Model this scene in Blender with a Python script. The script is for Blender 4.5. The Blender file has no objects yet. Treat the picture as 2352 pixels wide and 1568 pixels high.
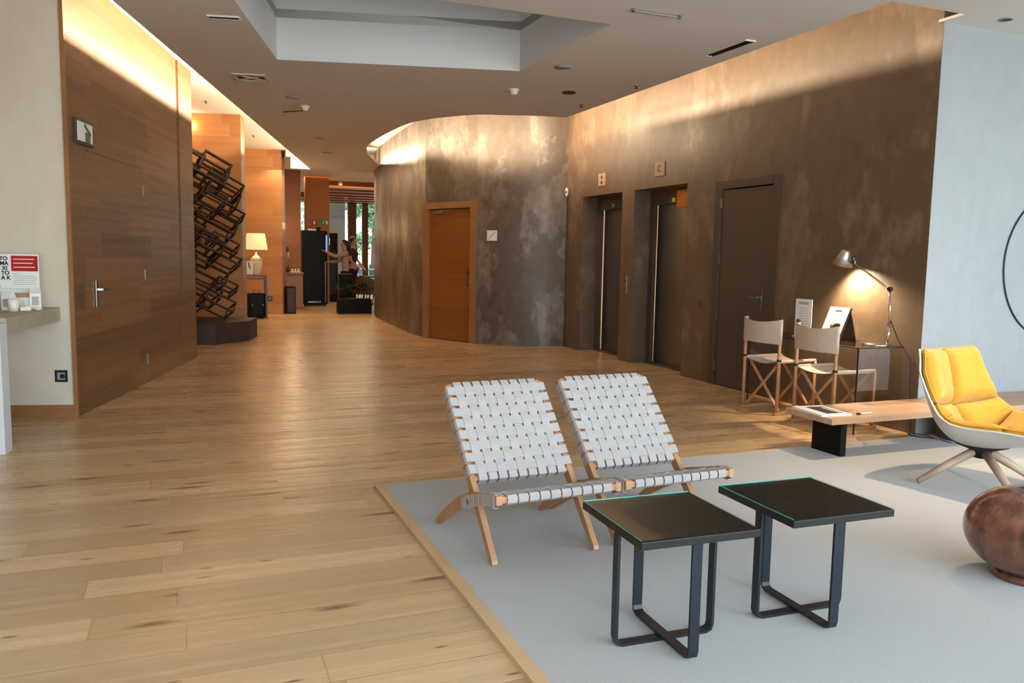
import bpy, bmesh, math, random
from mathutils import Vector, Matrix, Euler
C = bpy.context.scene.collection
PI = math.pi
R = random.Random(7)

# ------------------------------------------------------------------ helpers
def lin(c):
    out = []
    for v in c[:3]:
        v = v / 255.0
        out.append(v / 12.92 if v <= 0.04045 else ((v + 0.055) / 1.055) ** 2.4)
    return (out[0], out[1], out[2], 1.0)

class NT:
    def __init__(s, mat):
        s.t = mat.node_tree; s.n = s.t.nodes; s.l = s.t.links
    def new(s, typ, **kw):
        nd = s.n.new(typ)
        for k, v in kw.items(): setattr(nd, k, v)
        return nd
    def link(s, a, b): s.l.new(a, b)
    def put(s, sock, v):
        if isinstance(v, bpy.types.NodeSocket): s.l.new(v, sock)
        else: sock.default_value = v
    def math(s, op, a, b=0.0, c=None, clamp=False):
        nd = s.new('ShaderNodeMath', operation=op); nd.use_clamp = clamp
        s.put(nd.inputs[0], a); s.put(nd.inputs[1], b)
        if c is not None: s.put(nd.inputs[2], c)
        return nd.outputs[0]
    def mix(s, f, a, b, blend='MIX'):
        nd = s.new('ShaderNodeMix', data_type='RGBA', blend_type=blend)
        s.put(nd.inputs[0], f); s.put(nd.inputs[6], a); s.put(nd.inputs[7], b)
        return nd.outputs[2]
    def comb(s, x, y, z=0.0):
        nd = s.new('ShaderNodeCombineXYZ')
        s.put(nd.inputs[0], x); s.put(nd.inputs[1], y); s.put(nd.inputs[2], z)
        return nd.outputs[0]
    def noise(s, vec, scale, detail=3.0, rough=0.55):
        nd = s.new('ShaderNodeTexNoise')
        s.put(nd.inputs['Vector'], vec)
        nd.inputs['Scale'].default_value = scale
        nd.inputs['Detail'].default_value = detail
        nd.inputs['Roughness'].default_value = rough
        return nd.outputs['Fac']
    def ramp(s, f, lo, hi, a=0.0, b=1.0):
        nd = s.new('ShaderNodeMapRange'); nd.clamp = True
        s.put(nd.inputs[0], f)
        nd.inputs[1].default_value = lo; nd.inputs[2].default_value = hi
        nd.inputs[3].default_value = a; nd.inputs[4].default_value = b
        return nd.outputs[0]

def base_mat(name):
    m = bpy.data.materials.new(name); m.use_nodes = True
    b = m.node_tree.nodes['Principled BSDF']
    return m, NT(m), b

def mat(name, col, rough=0.5, metal=0.0, var=0.08, vscale=6.0, bump=0.0, bscale=60.0, spec=0.5, coat=0.0, sheen=0.0, trans=0.0, ior=1.45):
    m, n, b = base_mat(name)
    c = lin(col)
    tc = n.new('ShaderNodeTexCoord')
    nz = n.noise(tc.outputs['Object'], vscale)
    dark = tuple(v * (1 - var) for v in c[:3]) + (1,)
    lite = tuple(min(1, v * (1 + var)) for v in c[:3]) + (1,)
    f = n.ramp(nz, 0.3, 0.7)
    n.link(n.mix(f, dark, lite), b.inputs['Base Color'])
    b.inputs['Roughness'].default_value = rough
    b.inputs['Metallic'].default_value = metal
    b.inputs['Specular IOR Level'].default_value = spec
    b.inputs['Coat Weight'].default_value = coat
    b.inputs['Sheen Weight'].default_value = sheen
    b.inputs['Transmission Weight'].default_value = trans
    b.inputs['IOR'].default_value = ior
    if bump > 0:
        bz = n.noise(tc.outputs['Object'], bscale, 2.0)
        bp = n.new('ShaderNodeBump'); bp.inputs['Strength'].default_value = bump
        bp.inputs['Distance'].default_value = 0.01
        n.link(bz, bp.inputs['Height']); n.link(bp.outputs[0], b.inputs['Normal'])
    return m

def emis(name, col, strength):
    m, n, b = base_mat(name)
    c = lin(col)
    b.inputs['Base Color'].default_value = c
    b.inputs['Emission Color'].default_value = c
    b.inputs['Emission Strength'].default_value = strength
    return m

def planks(name, base, angle=0.0, vertical=False, w=0.185, L=2.1, tint=0.22, grain=0.25, knot=1.0, rough=0.4, line=0.35, warm=(1.08, 0.97, 0.86), spec=0.5, bump=0.06, local=False):
    m, n, b = base_mat(name)
    if local:
        pos = n.new('ShaderNodeTexCoord').outputs['Object']
    else:
        pos = n.new('ShaderNodeNewGeometry').outputs['Position']
    rot = n.new('ShaderNodeVectorRotate', rotation_type='Z_AXIS')
    n.link(pos, rot.inputs['Vector']); rot.inputs['Angle'].default_value = angle
    sp = n.new('ShaderNodeSeparateXYZ'); n.link(rot.outputs[0], sp.inputs[0])
    U = sp.outputs[0]; V = sp.outputs[2] if vertical else sp.outputs[1]
    vr = n.math('DIVIDE', V, w); row = n.math('FLOOR', vr)
    wr = n.new('ShaderNodeTexWhiteNoise', noise_dimensions='1D'); n.link(row, wr.inputs['W'])
    uo = n.math('ADD', n.math('DIVIDE', U, L), n.math('MULTIPLY', wr.outputs['Value'], 7.3))
    cell = n.math('FLOOR', uo)
    wn = n.new('ShaderNodeTexWhiteNoise', noise_dimensions='2D')
    n.link(n.comb(cell, row), wn.inputs['Vector'])
    rnd = wn.outputs['Value']
    wn2 = n.new('ShaderNodeTexWhiteNoise', noise_dimensions='2D')
    n.link(n.comb(row, cell), wn2.inputs['Vector'])
    rnd2 = wn2.outputs['Value']
    off = n.math('MULTIPLY', rnd, 60.0)
    g1 = n.noise(n.comb(n.math('ADD', n.math('MULTIPLY', U, 0.28), off), n.math('MULTIPLY', V, 15.0), off), 1.4, 4.0, 0.5)
    g2 = n.noise(n.comb(n.math('ADD', n.math('MULTIPLY', U, 5.0), off), n.math('MULTIPLY', V, 130.0), off), 1.5, 2.0)
    c = lin(base)
    lo = tuple(v * (1 - tint) for v in c[:3]) + (1,)
    hi = (min(1, c[0] * (1 + tint * .6)), min(1, c[1] * (1 + tint * .62)), min(1, c[2] * (1 + tint * .7)), 1)
    col = n.mix(rnd, lo, hi)
    wm = (c[0] * warm[0], c[1] * warm[1], c[2] * warm[2], 1)
    col = n.mix(n.math('MULTIPLY', rnd2, 0.45), col, wm)
    gm = n.math('ADD', n.math('MULTIPLY', n.ramp(g1, 0.28, 0.72), grain), 1 - grain * .55)
    col = n.mix(1.0, col, n.comb(gm, gm, gm), 'MULTIPLY')
    gf = n.ramp(g2, 0.3, 0.7, 1 - grain * .22, 1 + grain * .14)
    col = n.mix(1.0, col, n.comb(gf, gf, gf), 'MULTIPLY')
    if knot > 0:
        vo = n.new('ShaderNodeTexVoronoi', feature='F1', voronoi_dimensions='2D')
        n.link(n.comb(n.math('ADD', n.math('MULTIPLY', U, 1.7), off), n.math('MULTIPLY', V, 7.5), off), vo.inputs['Vector'])
        vo.inputs['Scale'].default_value = 0.55
        kd = n.math('ADD', vo.outputs['Distance'], n.math('MULTIPLY', n.math('SUBTRACT', g1, 0.5), 0.16))
        kk = n.math('MULTIPLY', n.ramp(kd, 0.02, 0.11, 0.5 * knot, 0.0), n.ramp(rnd2, .35, .45))
        v2 = n.new('ShaderNodeTexVoronoi', feature='F1', voronoi_dimensions='2D')
        n.link(n.comb(n.math('ADD', n.math('MULTIPLY', U, 3.4), off), n.math('ADD', n.math('MULTIPLY', V, 13.0), 3.3)), v2.inputs['Vector']); v2.inputs['Scale'].default_value = .6
        k2 = n.math('MULTIPLY', n.ramp(n.math('ADD', v2.outputs['Distance'], n.math('MULTIPLY', n.math('SUBTRACT', g2, 0.5), 0.06)), 0.02, 0.075, 0.5 * knot, 0.0), n.ramp(rnd, .45, .5))
        kk = n.math('MAXIMUM', kk, k2, clamp=True)
        kc = (c[0] * .22, c[1] * .17, c[2] * .13, 1)
        col = n.mix(kk, col, kc)
    fv = n.math('FRACT', vr); fu = n.math('FRACT', uo)
    ev = n.math('MULTIPLY', n.math('MINIMUM', fv, n.math('SUBTRACT', 1.0, fv)), w)
    eu = n.math('MULTIPLY', n.math('MINIMUM', fu, n.math('SUBTRACT', 1.0, fu)), L)
    e = n.math('MINIMUM', ev, eu)
    lf = n.ramp(e, 0.001, 0.0034, line, 0.0)
    col = n.mix(lf, col, (c[0] * .25, c[1] * .2, c[2] * .16, 1))
    n.link(col, b.inputs['Base Color'])
    n.link(n.ramp(g1, 0.3, 0.7, rough + .06, rough - .05), b.inputs['Roughness'])
    b.inputs['Specular IOR Level'].default_value = spec
    bp = n.new('ShaderNodeBump'); bp.inputs['Strength'].default_value = bump; bp.inputs['Distance'].default_value = 0.01
    n.link(n.math('SUBTRACT', n.math('MULTIPLY', g2, .3), lf), bp.inputs['Height']); n.link(bp.outputs[0], b.inputs['Normal'])
    return m

def plaster(name, base, lite, dark, rough=0.5, patch=(0.52, 0.56), streak=2.2):
    m, n, b = base_mat(name)
    pos = n.new('ShaderNodeNewGeometry').outputs['Position']
    mp = n.new('ShaderNodeMapping'); n.link(pos, mp.inputs['Vector'])
    mp.inputs['Scale'].default_value = (1.0, 1.0, 0.62)
    big = n.noise(mp.outputs[0], 0.8, 2.0, 0.5)
    med = n.noise(mp.outputs[0], streak, 5.0, 0.62)
    fin = n.noise(mp.outputs[0], 9.0, 4.0, 0.6)
    b1 = n.math('ADD', n.math('MULTIPLY', med, 0.8), n.math('MULTIPLY', big, 0.25))
    p = n.ramp(b1, patch[0], patch[1])
    col = n.mix(n.ramp(fin, 0.25, 0.75), lin(dark), lin(base))
    col = n.mix(n.math('MULTIPLY', p, 0.85), col, n.mix(n.ramp(fin, 0.3, 0.7), lin(base), lin(lite)))
    col = n.mix(n.math('MULTIPLY', n.ramp(big, 0.35, 0.6), 0.35), col, lin(dark))
    n.link(col, b.inputs['Base Color'])
    n.link(n.ramp(med, 0.3, 0.7, rough + .1, rough - .08), b.inputs['Roughness'])
    bp = n.new('ShaderNodeBump'); bp.inputs['Strength'].default_value = 0.08; bp.inputs['Distance'].default_value = 0.02
    n.link(b1, bp.inputs['Height']); n.link(bp.outputs[0], b.inputs['Normal'])
    return m

class MB:
    """collects shapes; build() links them as one mesh object"""
    def __init__(s): s.bm = bmesh.new(); s.mi = 0
    def _fin(s, faces, smooth=False):
        for f in faces: f.material_index = s.mi; f.smooth = smooth
    def box(s, c, size, rz=0.0, rot=None, bev=0.0):
        m = (rot or Matrix.Rotation(rz, 4, 'Z'))
        vs = []
        hx, hy, hz = size[0] / 2, size[1] / 2, size[2] / 2
        for dx in (-1, 1):
            for dy in (-1, 1):
                for dz in (-1, 1):
                    vs.append(s.bm.verts.new(Vector(c) + (m.to_3x3() @ Vector((dx * hx, dy * hy, dz * hz)))))
        idx = [(0, 1, 3, 2), (4, 6, 7, 5), (0, 4, 5, 1), (2, 3, 7, 6), (0, 2, 6, 4), (1, 5, 7, 3)]
        fs = [s.bm.faces.new([vs[i] for i in q]) for q in idx]
        s._fin(fs)
        if bev > 0:
            es = list({e for f in fs for e in f.edges})
            r = bmesh.ops.bevel(s.bm, geom=es, offset=bev, segments=2, affect='EDGES', profile=0.6)
            for f in r['faces']: f.material_index = s.mi
        return s
    def bar(s, a, b, w, h, up=(0, 0, 1), bev=0.0):
        a = Vector(a); b = Vector(b); d = (b - a); L = d.length; d.normalize()
        u = Vector(up); x = d.cross(u)
        if x.length < 1e-4: x = d.cross(Vector((1, 0, 0)))
        x.normalize(); z = x.cross(d).normalized()
        m = Matrix((x, d, z)).transposed().to_4x4()
        return s.box((a + b) / 2, (w, L, h), rot=m, bev=bev)
    def ring(s, c, ax, bx, r, n):
        return [s.bm.verts.new(Vector(c) + ax * (math.cos(2 * PI * i / n) * r) + bx * (math.sin(2 * PI * i / n) * r)) for i in range(n)]
    def tube(s, pts, r, n=10, cap=True):
        pts = [Vector(p) for p in pts]
        rs = r if isinstance(r, (list, tuple)) else [r] * len(pts)
        fs = []; prev = None; ref = None
        for i, p in enumerate(pts):
            if i == 0: d = pts[1] - p
            elif i == len(pts) - 1: d = p - pts[i - 1]
            else: d = (pts[i + 1] - pts[i - 1])
            d.normalize()
            if ref is None:
                ref = Vector((0, 0, 1)) if abs(d.z) < .9 else Vector((1, 0, 0))
            a = d.cross(ref)
            if a.length < 1e-5: a = d.cross(Vector((0, 1, 0)))
            a.normalize(); bb = d.cross(a).normalized(); ref = -bb if False else ref
            rg = s.ring(p, a, bb, rs[i], n)
            if prev:
                for k in range(n):
                    fs.append(s.bm.faces.new((prev[k], prev[(k + 1) % n], rg[(k + 1) % n], rg[k])))
            elif cap: s._fin([s.bm.faces.new(rg[::-1])])
            prev = rg
        if cap: s._fin([s.bm.faces.new(prev)])
        s._fin(fs, True)
        return s
    def lathe(s, prof, c=(0, 0, 0), n=32, smooth=True):
        prev = None; fs = []
        for (r, z) in prof:
            if r < 1e-5: rg = [s.bm.verts.new(Vector(c) + Vector((0, 0, z)))]
            else: rg = s.ring(Vector(c) + Vector((0, 0, z)), Vector((1, 0, 0)), Vector((0, 1, 0)), r, n)
            if prev:
                if len(prev) == 1 and len(rg) > 1:
                    for k in range(n): fs.append(s.bm.faces.new((prev[0], rg[(k + 1) % n], rg[k])))
                elif len(rg) == 1 and len(prev) > 1:
                    for k in range(n): fs.append(s.bm.faces.new((prev[k], prev[(k + 1) % n], rg[0])))
                elif len(rg) > 1:
                    for k in range(n): fs.append(s.bm.faces.new((prev[k], prev[(k + 1) % n], rg[(k + 1) % n], rg[k])))
            prev = rg
        s._fin(fs, smooth)
        return s
    def prism(s, poly, z0, z1):
        lo = [s.bm.verts.new((x, y, z0)) for x, y in poly]; hi = [s.bm.verts.new((x, y, z1)) for x, y in poly]
        n = len(poly); fs = [s.bm.faces.new(lo[::-1]), s.bm.faces.new(hi)]
        for i in range(n): fs.append(s.bm.faces.new((lo[i], lo[(i + 1) % n], hi[(i + 1) % n], hi[i])))
        s._fin(fs); return s
    def profile_x(s, pts, ws, x0, x1):
        """bar following (y,z) points with widths ws, thick from x0 to x1"""
        P = [Vector(p) for p in pts]; up = []; dn = []
        for i, p in enumerate(P):
            d = (P[min(i + 1, len(P) - 1)] - P[max(i - 1, 0)]).normalized(); nn = Vector((-d.y, d.x))
            up.append(p + nn * ws[i] / 2); dn.append(p - nn * ws[i] / 2)
        rows = []
        for i in range(len(P)):
            rows.append([s.bm.verts.new((x, q.x, q.y)) for (x, q) in ((x0, up[i]), (x1, up[i]), (x1, dn[i]), (x0, dn[i]))])
        fs = []
        for i in range(len(P) - 1):
            for k in range(4): fs.append(s.bm.faces.new((rows[i][k], rows[i][(k + 1) % 4], rows[i + 1][(k + 1) % 4], rows[i + 1][k])))
        fs.append(s.bm.faces.new(rows[0][::-1])); fs.append(s.bm.faces.new(rows[-1])); s._fin(fs); return s
    def ribbon(s, pts, side, w, th):
        """flat strap through pts; side = width direction"""
        P = [Vector(p) for p in pts]; sd = Vector(side).normalized(); rows = []
        for i, p in enumerate(P):
            d = (P[min(i + 1, len(P) - 1)] - P[max(i - 1, 0)]).normalized(); nn = d.cross(sd).normalized()
            rows.append([s.bm.verts.new(p + sd * (a * w / 2) + nn * (b_ * th / 2)) for a, b_ in ((-1, 1), (1, 1), (1, -1), (-1, -1))])
        fs = []
        for i in range(len(P) - 1):
            for k in range(4): fs.append(s.bm.faces.new((rows[i][k], rows[i][(k + 1) % 4], rows[i + 1][(k + 1) % 4], rows[i + 1][k])))
        fs.append(s.bm.faces.new(rows[0][::-1])); fs.append(s.bm.faces.new(rows[-1])); s._fin(fs, False); return s
    def quad(s, a, b, c, d):
        s._fin([s.bm.faces.new([s.bm.verts.new(v) for v in (a, b, c, d)])]); return s
    def grid(s, fn, nu, nv, smooth=True, flip=False):
        vs = [[s.bm.verts.new(fn(i / nu, j / nv)) for j in range(nv + 1)] for i in range(nu + 1)]
        fs = []
        for i in range(nu):
            for j in range(nv):
                q = (vs[i][j], vs[i + 1][j], vs[i + 1][j + 1], vs[i][j + 1])
                fs.append(s.bm.faces.new(q[::-1] if flip else q))
        s._fin(fs, smooth); return vs
    def sphere(s, c, r, sc=(1, 1, 1), sub=2):
        m = Matrix.Translation(Vector(c)) @ Matrix.Diagonal((sc[0], sc[1], sc[2], 1))
        g = bmesh.ops.create_icosphere(s.bm, subdivisions=sub, radius=r, matrix=m)
        s._fin({f for v in g['verts'] for f in v.link_faces}, True); return s
    def build(s, name, mats, parent=None, recalc=True):
        if recalc: bmesh.ops.recalc_face_normals(s.bm, faces=s.bm.faces)
        me = bpy.data.meshes.new(name); s.bm.to_mesh(me); s.bm.free()
        for m in (mats if isinstance(mats, (list, tuple)) else [mats]): me.materials.append(m)
        o = bpy.data.objects.new(name, me); C.objects.link(o)
        if parent: o.parent = parent
        return o

def tag(o, label=None, cat=None, group=None, kind=None):
    if label: o['label'] = label
    if cat: o['category'] = cat
    if group: o['group'] = group
    if kind: o['kind'] = kind
    return o
def thing(name, label, cat, loc=(0, 0, 0), rz=0.0, group=None):
    o = bpy.data.objects.new(name, None); C.objects.link(o)
    o.location = loc; o.rotation_euler = (0, 0, rz); o.empty_display_size = .1
    return tag(o, label, cat, group)
def struct(o): o['kind'] = 'structure'; return o
def copy_tree(o, parent=None):
    c = o.copy(); C.objects.link(c)
    if parent: c.parent = parent
    for ch in list(o.children): copy_tree(ch, c)
    return c
def dup(o, loc, rz, label, group=None):
    c = copy_tree(o); c.location = loc; c.rotation_euler = (0, 0, rz); c['label'] = label
    if group: c['group'] = group
    return c
def mesh_obj(name, m, mats, label, cat, loc=(0, 0, 0), rz=0, group=None):
    o = m.build(name, mats); o.location = loc; o.rotation_euler = (0, 0, rz)
    return tag(o, label, cat, group)
def text_mesh(name, txt, size, m, parent, loc, rot, ext=0.0008, align='CENTER', offset=0.0):
    cu = bpy.data.curves.new(name, 'FONT'); cu.body = txt; cu.size = size; cu.extrude = ext; cu.align_x = align; cu.align_y = 'CENTER'; cu.offset = offset
    t = bpy.data.objects.new(name + '_tmp', cu); C.objects.link(t)
    bpy.context.view_layer.update()
    dg = bpy.context.evaluated_depsgraph_get()
    me = bpy.data.meshes.new_from_object(t.evaluated_get(dg)); me.name = name
    bpy.data.objects.remove(t); bpy.data.curves.remove(cu)
    me.materials.clear(); me.materials.append(m)
    o = bpy.data.objects.new(name, me); C.objects.link(o); o.parent = parent
    o.location = loc; o.rotation_euler = rot
    return o
def area(name, loc, direction, sx, sy, power, col, spread=PI):
    l = bpy.data.lights.new(name, 'AREA'); l.shape = 'RECTANGLE'; l.size = sx; l.size_y = sy; l.energy = power; l.color = col; l.spread = spread
    o = bpy.data.objects.new(name, l); C.objects.link(o); o.location = loc
    o.rotation_euler = Vector(direction).to_track_quat('-Z', 'Y').to_euler()
    return o
def area_along(name, a, b, direction, h, power, col):
    """strip lamp from a to b shining towards direction"""
    a = Vector(a); b = Vector(b); x = (b - a); L = x.length; x.normalize()
    z = -Vector(direction).normalized(); z = (z - x * z.dot(x)).normalized(); y = z.cross(x)
    l = bpy.data.lights.new(name, 'AREA'); l.shape = 'RECTANGLE'; l.size = L; l.size_y = h; l.energy = power * L; l.color = col
    o = bpy.data.objects.new(name, l); C.objects.link(o)
    o.matrix_world = Matrix.Translation((a + b) / 2) @ Matrix((x, y, z)).transposed().to_4x4()
    return o
def spot(name, loc, target, power, col, ang, size=.05, blend=.5):
    l = bpy.data.lights.new(name, 'SPOT'); l.energy = power; l.color = col; l.spot_size = ang; l.spot_blend = blend; l.shadow_soft_size = size
    o = bpy.data.objects.new(name, l); C.objects.link(o); o.location = loc
    o.rotation_euler = (Vector(target) - Vector(loc)).to_track_quat('-Z', 'Y').to_euler()
    return o
def point(name, loc, power, col, size=.06):
    l = bpy.data.lights.new(name, 'POINT'); l.energy = power; l.color = col; l.shadow_soft_size = size
    o = bpy.data.objects.new(name, l); C.objects.link(o); o.location = loc; return o

# ------------------------------------------------------------------ layout
H = 3.12            # lobby ceiling
HS = 3.5            # slab above the light coves
A = Vector((-.826, 7.151)); D = Vector((.2440, .9698)); N = Vector((.9698, -.2440))   # left wood wall: start, direction, towards the room
LA = math.atan2(D.y, D.x)
def wl(t, n=0.0, z=0.0):
    p = A + D * t + N * n; return Vector((p.x, p.y, z))
EX = 5.26           # plane of the lift wall
BY = 4.57           # plane of the pale wall
BACK = -1.5; FAR = 31.0
WARM = (1.0, .76, .50); COOL = (.72, .87, 1.0)

# ------------------------------------------------------------------ materials
M = {}
M['floor'] = planks('oak_floor', (208, 173, 130), 0.0, False, .186, 2.3, .30, .24, 1.7, .28, .42, spec=.45, bump=.03)
M['woodwall'] = planks('oak_wall', (118, 82, 52), -LA, True, .21, 1.4, .34, .22, 0.25, .42, .12, spec=.4, bump=.03)
M['pillarwood'] = planks('oak_pillar', (166, 116, 70), -(LA - PI / 2), True, .21, .9, .2, .18, 0.0, .42, .1, spec=.4, bump=.03)
M['doorwood'] = planks('oak_door', (132, 80, 34), .9, True, .52, 3.0, .12, .16, 0.0, .4, .1, spec=.4, bump=.02)
M['trimwood'] = mat('oak_trim', (146, 100, 62), .42, var=.12, vscale=3)
M['edging'] = mat('oak_edging', (204, 170, 128), .45, var=.08, vscale=3)
M['benchwood'] = planks('oak_bench', (188, 150, 118), 0, False, .15, 2.5, .12, .2, 0.2, .4, .1, local=False, bump=.02)
M['legwood'] = mat('oiled_oak', (178, 130, 92), .42, var=.14, vscale=9)
M['legwood2'] = mat('pale_oak', (170, 142, 120), .5, var=.14, vscale=9)
M['liftwall'] = plaster('waxed_plaster_brown', (106, 87, 70), (140, 118, 98), (88, 70, 54), .40, (.56, .61), 1.6)
M['curvewall'] = plaster('waxed_plaster_grey', (92, 80, 70), (130, 118, 108), (68, 57, 48), .42, (.50, .53), 2.0)
M['pale'] = plaster('pale_blue_plaster', (162, 164, 163), (170, 172, 171), (150, 153, 153), .34, (.5, .6), .6)
M['white'] = plaster('beige_plaster', (208, 196, 178), (214, 204, 187), (198, 186, 166), .6, (.48, .6), 1.2)
M['ceil'] = mat('ceiling_paint', (214, 210, 204), .8, var=.02, vscale=1)
M['alcove'] = mat('ochre_paint', (200, 172, 126), .7, var=.05, vscale=2)
M['orange'] = mat('orange_panel', (178, 104, 34), .5, var=.06, vscale=1)
M['brownpanel'] = mat('brown_panel', (140, 84, 36), .5, var=.08, vscale=1)
M['black'] = mat('black_paint', (10, 10, 11), .5, var=.1, spec=.2)
M['blackmetal'] = mat('black_powder_coat', (46, 50, 56), .36, .6, var=.1, vscale=30, spec=.6)
M['darkbrown'] = mat('dark_bronze', (58, 40, 30), .5, .2, var=.15)
M['basestone'] = mat('dark_plinth', (48, 36, 32), .6, var=.15, vscale=4)
M['doordark'] = mat('taupe_door_paint', (76, 64, 54), .55, var=.03, vscale=2)
M['steel'] = mat('brushed_steel', (150, 150, 150), .3, 1.0, var=.06, vscale=20)
M['liftsteel'] = mat('lift_door_steel', (132, 130, 128), .38, 1.0, var=.06, vscale=3)
M['chrome'] = mat('polished_aluminium', (215, 212, 205), .16, 1.0, var=.03)
M['canvas'] = mat('natural_canvas', (196, 176, 156), .85, var=.06, vscale=14, bump=.1, bscale=400, sheen=.2)
M['leather'] = mat('ivory_saddle_leather', (170, 163, 159), .5, var=.035, vscale=30, bump=.04, bscale=300)
M['shell'] = mat('white_shell', (206, 202, 196), .4, var=.03)
M['yellow'] = mat('yellow_wool', (196, 146, 40), .85, var=.06, vscale=20, bump=.15, bscale=350, sheen=.25)
M['yellowpipe'] = mat('yellow_piping', (196, 142, 20), .8, var=.05)
M['rubber'] = mat('black_rubber', (22, 22, 22), .6)
M['greyplastic'] = mat('grey_plastic', (140, 138, 134), .5)
M['whiteplastic'] = mat('white_plastic', (226, 222, 214), .4)
M['signtan'] = mat('tan_sign', (178, 146, 112), .5)
M['ink'] = mat('black_ink', (22, 22, 22), .6)
M['paper'] = mat('white_paper', (232, 230, 226), .6, var=.02)
M['greyink'] = mat('grey_print', (168, 168, 168), .6)
M['red'] = mat('red_print', (176, 28, 32), .5, var=.04)
M['concrete'] = mat('beige_counter', (168, 158, 140), .6, var=.06, vscale=8)
M['panelwhite'] = mat('white_lacquer', (208, 210, 212), .4, var=.01)
M['ceramic'] = mat('ivory_ceramic', (236, 222, 200), .3, var=.03)
M['kraft'] = mat('kraft_card', (176, 130, 100), .7)
M['bagclear'] = mat('cloudy_film', (222, 216, 208), .3, var=.08, vscale=30)
M['skin'] = mat('skin', (160, 112, 84), .5, var=.05)
M['skin2'] = mat('skin_light', (190, 140, 110), .5, var=.05)
M['hair'] = mat('black_hair', (20, 16, 15), .5)
M['sweater'] = mat('taupe_knit', (150, 122, 108), .9, var=.06, vscale=30, bump=.1)
M['tee'] = mat('dark_brown_cotton', (58, 34, 30), .9)
M['trouser'] = mat('black_cotton', (24, 23, 26), .9)
M['leaf'] = mat('foliage_green', (120, 160, 118), .6, var=.35, vscale=3)
M['leafpale'] = mat('foliage_pale', (206, 224, 202), .6, var=.25, vscale=3)
M['darkleaf'] = mat('dark_leaf', (18, 26, 20), .5, var=.3)
M['patio'] = mat('patio_stone', (214, 210, 204), .7, var=.04)
M['bark'] = mat('bark', (90, 70, 52), .9)
M['framewood'] = mat('window_frame_wood', (112, 76, 48), .5, var=.08)
M['fabricgrey'] = mat('grey_felt', (82, 86, 94), .8, var=.1)
M['olive'] = mat('olive_upholstery', (70, 52, 26), .8)
M['cord'] = mat('dark_cord', (40, 32, 28), .6)
M['blueglow'] = emis('blue_strip_light', (70, 150, 255), 2.2)
M['screen'] = emis('lit_screen', (235, 240, 238), 1.6)
M['bulb'] = emis('warm_bulb', (255, 226, 180), 14)
M['ledgreen'] = mat('green_exit_print', (60, 140, 70), .5)
M['blue'] = mat('blue_paint', (38, 60, 120), .5)

def glass(name, tint=(1, 1, 1, 1), rough=0.0):
    m, n, b = base_mat(name)
    b.inputs['Base Color'].default_value = tint
    b.inputs['Transmission Weight'].default_value = 1.0
    b.inputs['Roughness'].default_value = rough; b.inputs['IOR'].default_value = 1.45
    return m
def pane_mat(name, tint, refl=.12):
    """thin clear pane: transparent with a Fresnel sheen"""
    m, n, b = base_mat(name); n.n.remove(b)
    out = n.n['Material Output']
    t = n.new('ShaderNodeBsdfTransparent'); t.inputs[0].default_value = tint
    g = n.new('ShaderNodeBsdfGlossy'); g.inputs['Roughness'].default_value = .02
    fr = n.new('ShaderNodeFresnel'); fr.inputs[0].default_value = 1.5
    gn = n.new('ShaderNodeNewGeometry')
    f = n.math('MULTIPLY', n.math('ADD', fr.outputs[0], refl - .04, clamp=True), n.math('SUBTRACT', 1.0, gn.outputs['Backfacing']))
    mx = n.new('ShaderNodeMixShader'); n.link(f, mx.inputs[0]); n.link(t.outputs[0], mx.inputs[1]); n.link(g.outputs[0], mx.inputs[2])
    n.link(mx.outputs[0], out.inputs[0]); return m
M['pane'] = pane_mat('window_glass', (.96, .98, .97, 1), .05)
M['smoked'] = pane_mat('smoked_glass', (.93, .92, .90, 1), .16)
M['tabletopglass'] = pane_mat('clear_table_glass', (.9, .94, .93, 1), .0)
M['glassedge'] = mat('green_glass_edge', (70, 190, 170), .2, var=.1, vscale=10)
M['jar'] = glass('clear_jar_glass')

def marble():
    m, n, b = base_mat('black_marble')
    tc = n.new('ShaderNodeTexCoord').outputs['Object']
    w = n.noise(tc, 3.0, 5.0, .6)
    vo = n.new('ShaderNodeTexVoronoi', feature='DISTANCE_TO_EDGE')
    vo.inputs['Scale'].default_value = 3.2
    ad = n.new('ShaderNodeVectorMath', operation='ADD'); n.link(tc, ad.inputs[0]); n.link(n.comb(w, w, w), ad.inputs[1]); n.link(ad.outputs[0], vo.inputs['Vector'])
    v = n.math('MULTIPLY', n.ramp(vo.outputs['Distance'], 0.0, 0.012, 1, 0), n.ramp(n.noise(tc, 7, 3), .5, .62))
    sp = n.ramp(n.noise(tc, 70, 2), .72, .76)
    col = n.mix(n.math('MAXIMUM', n.math('MULTIPLY', v, .55), n.math('MULTIPLY', sp, .3)), lin((26, 23, 21)), lin((150, 140, 130)))
    n.link(col, b.inputs['Base Color']); b.inputs['Roughness'].default_value = .42; b.inputs['Specular IOR Level'].default_value = .35
    return m
M['marble'] = marble()
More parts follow.
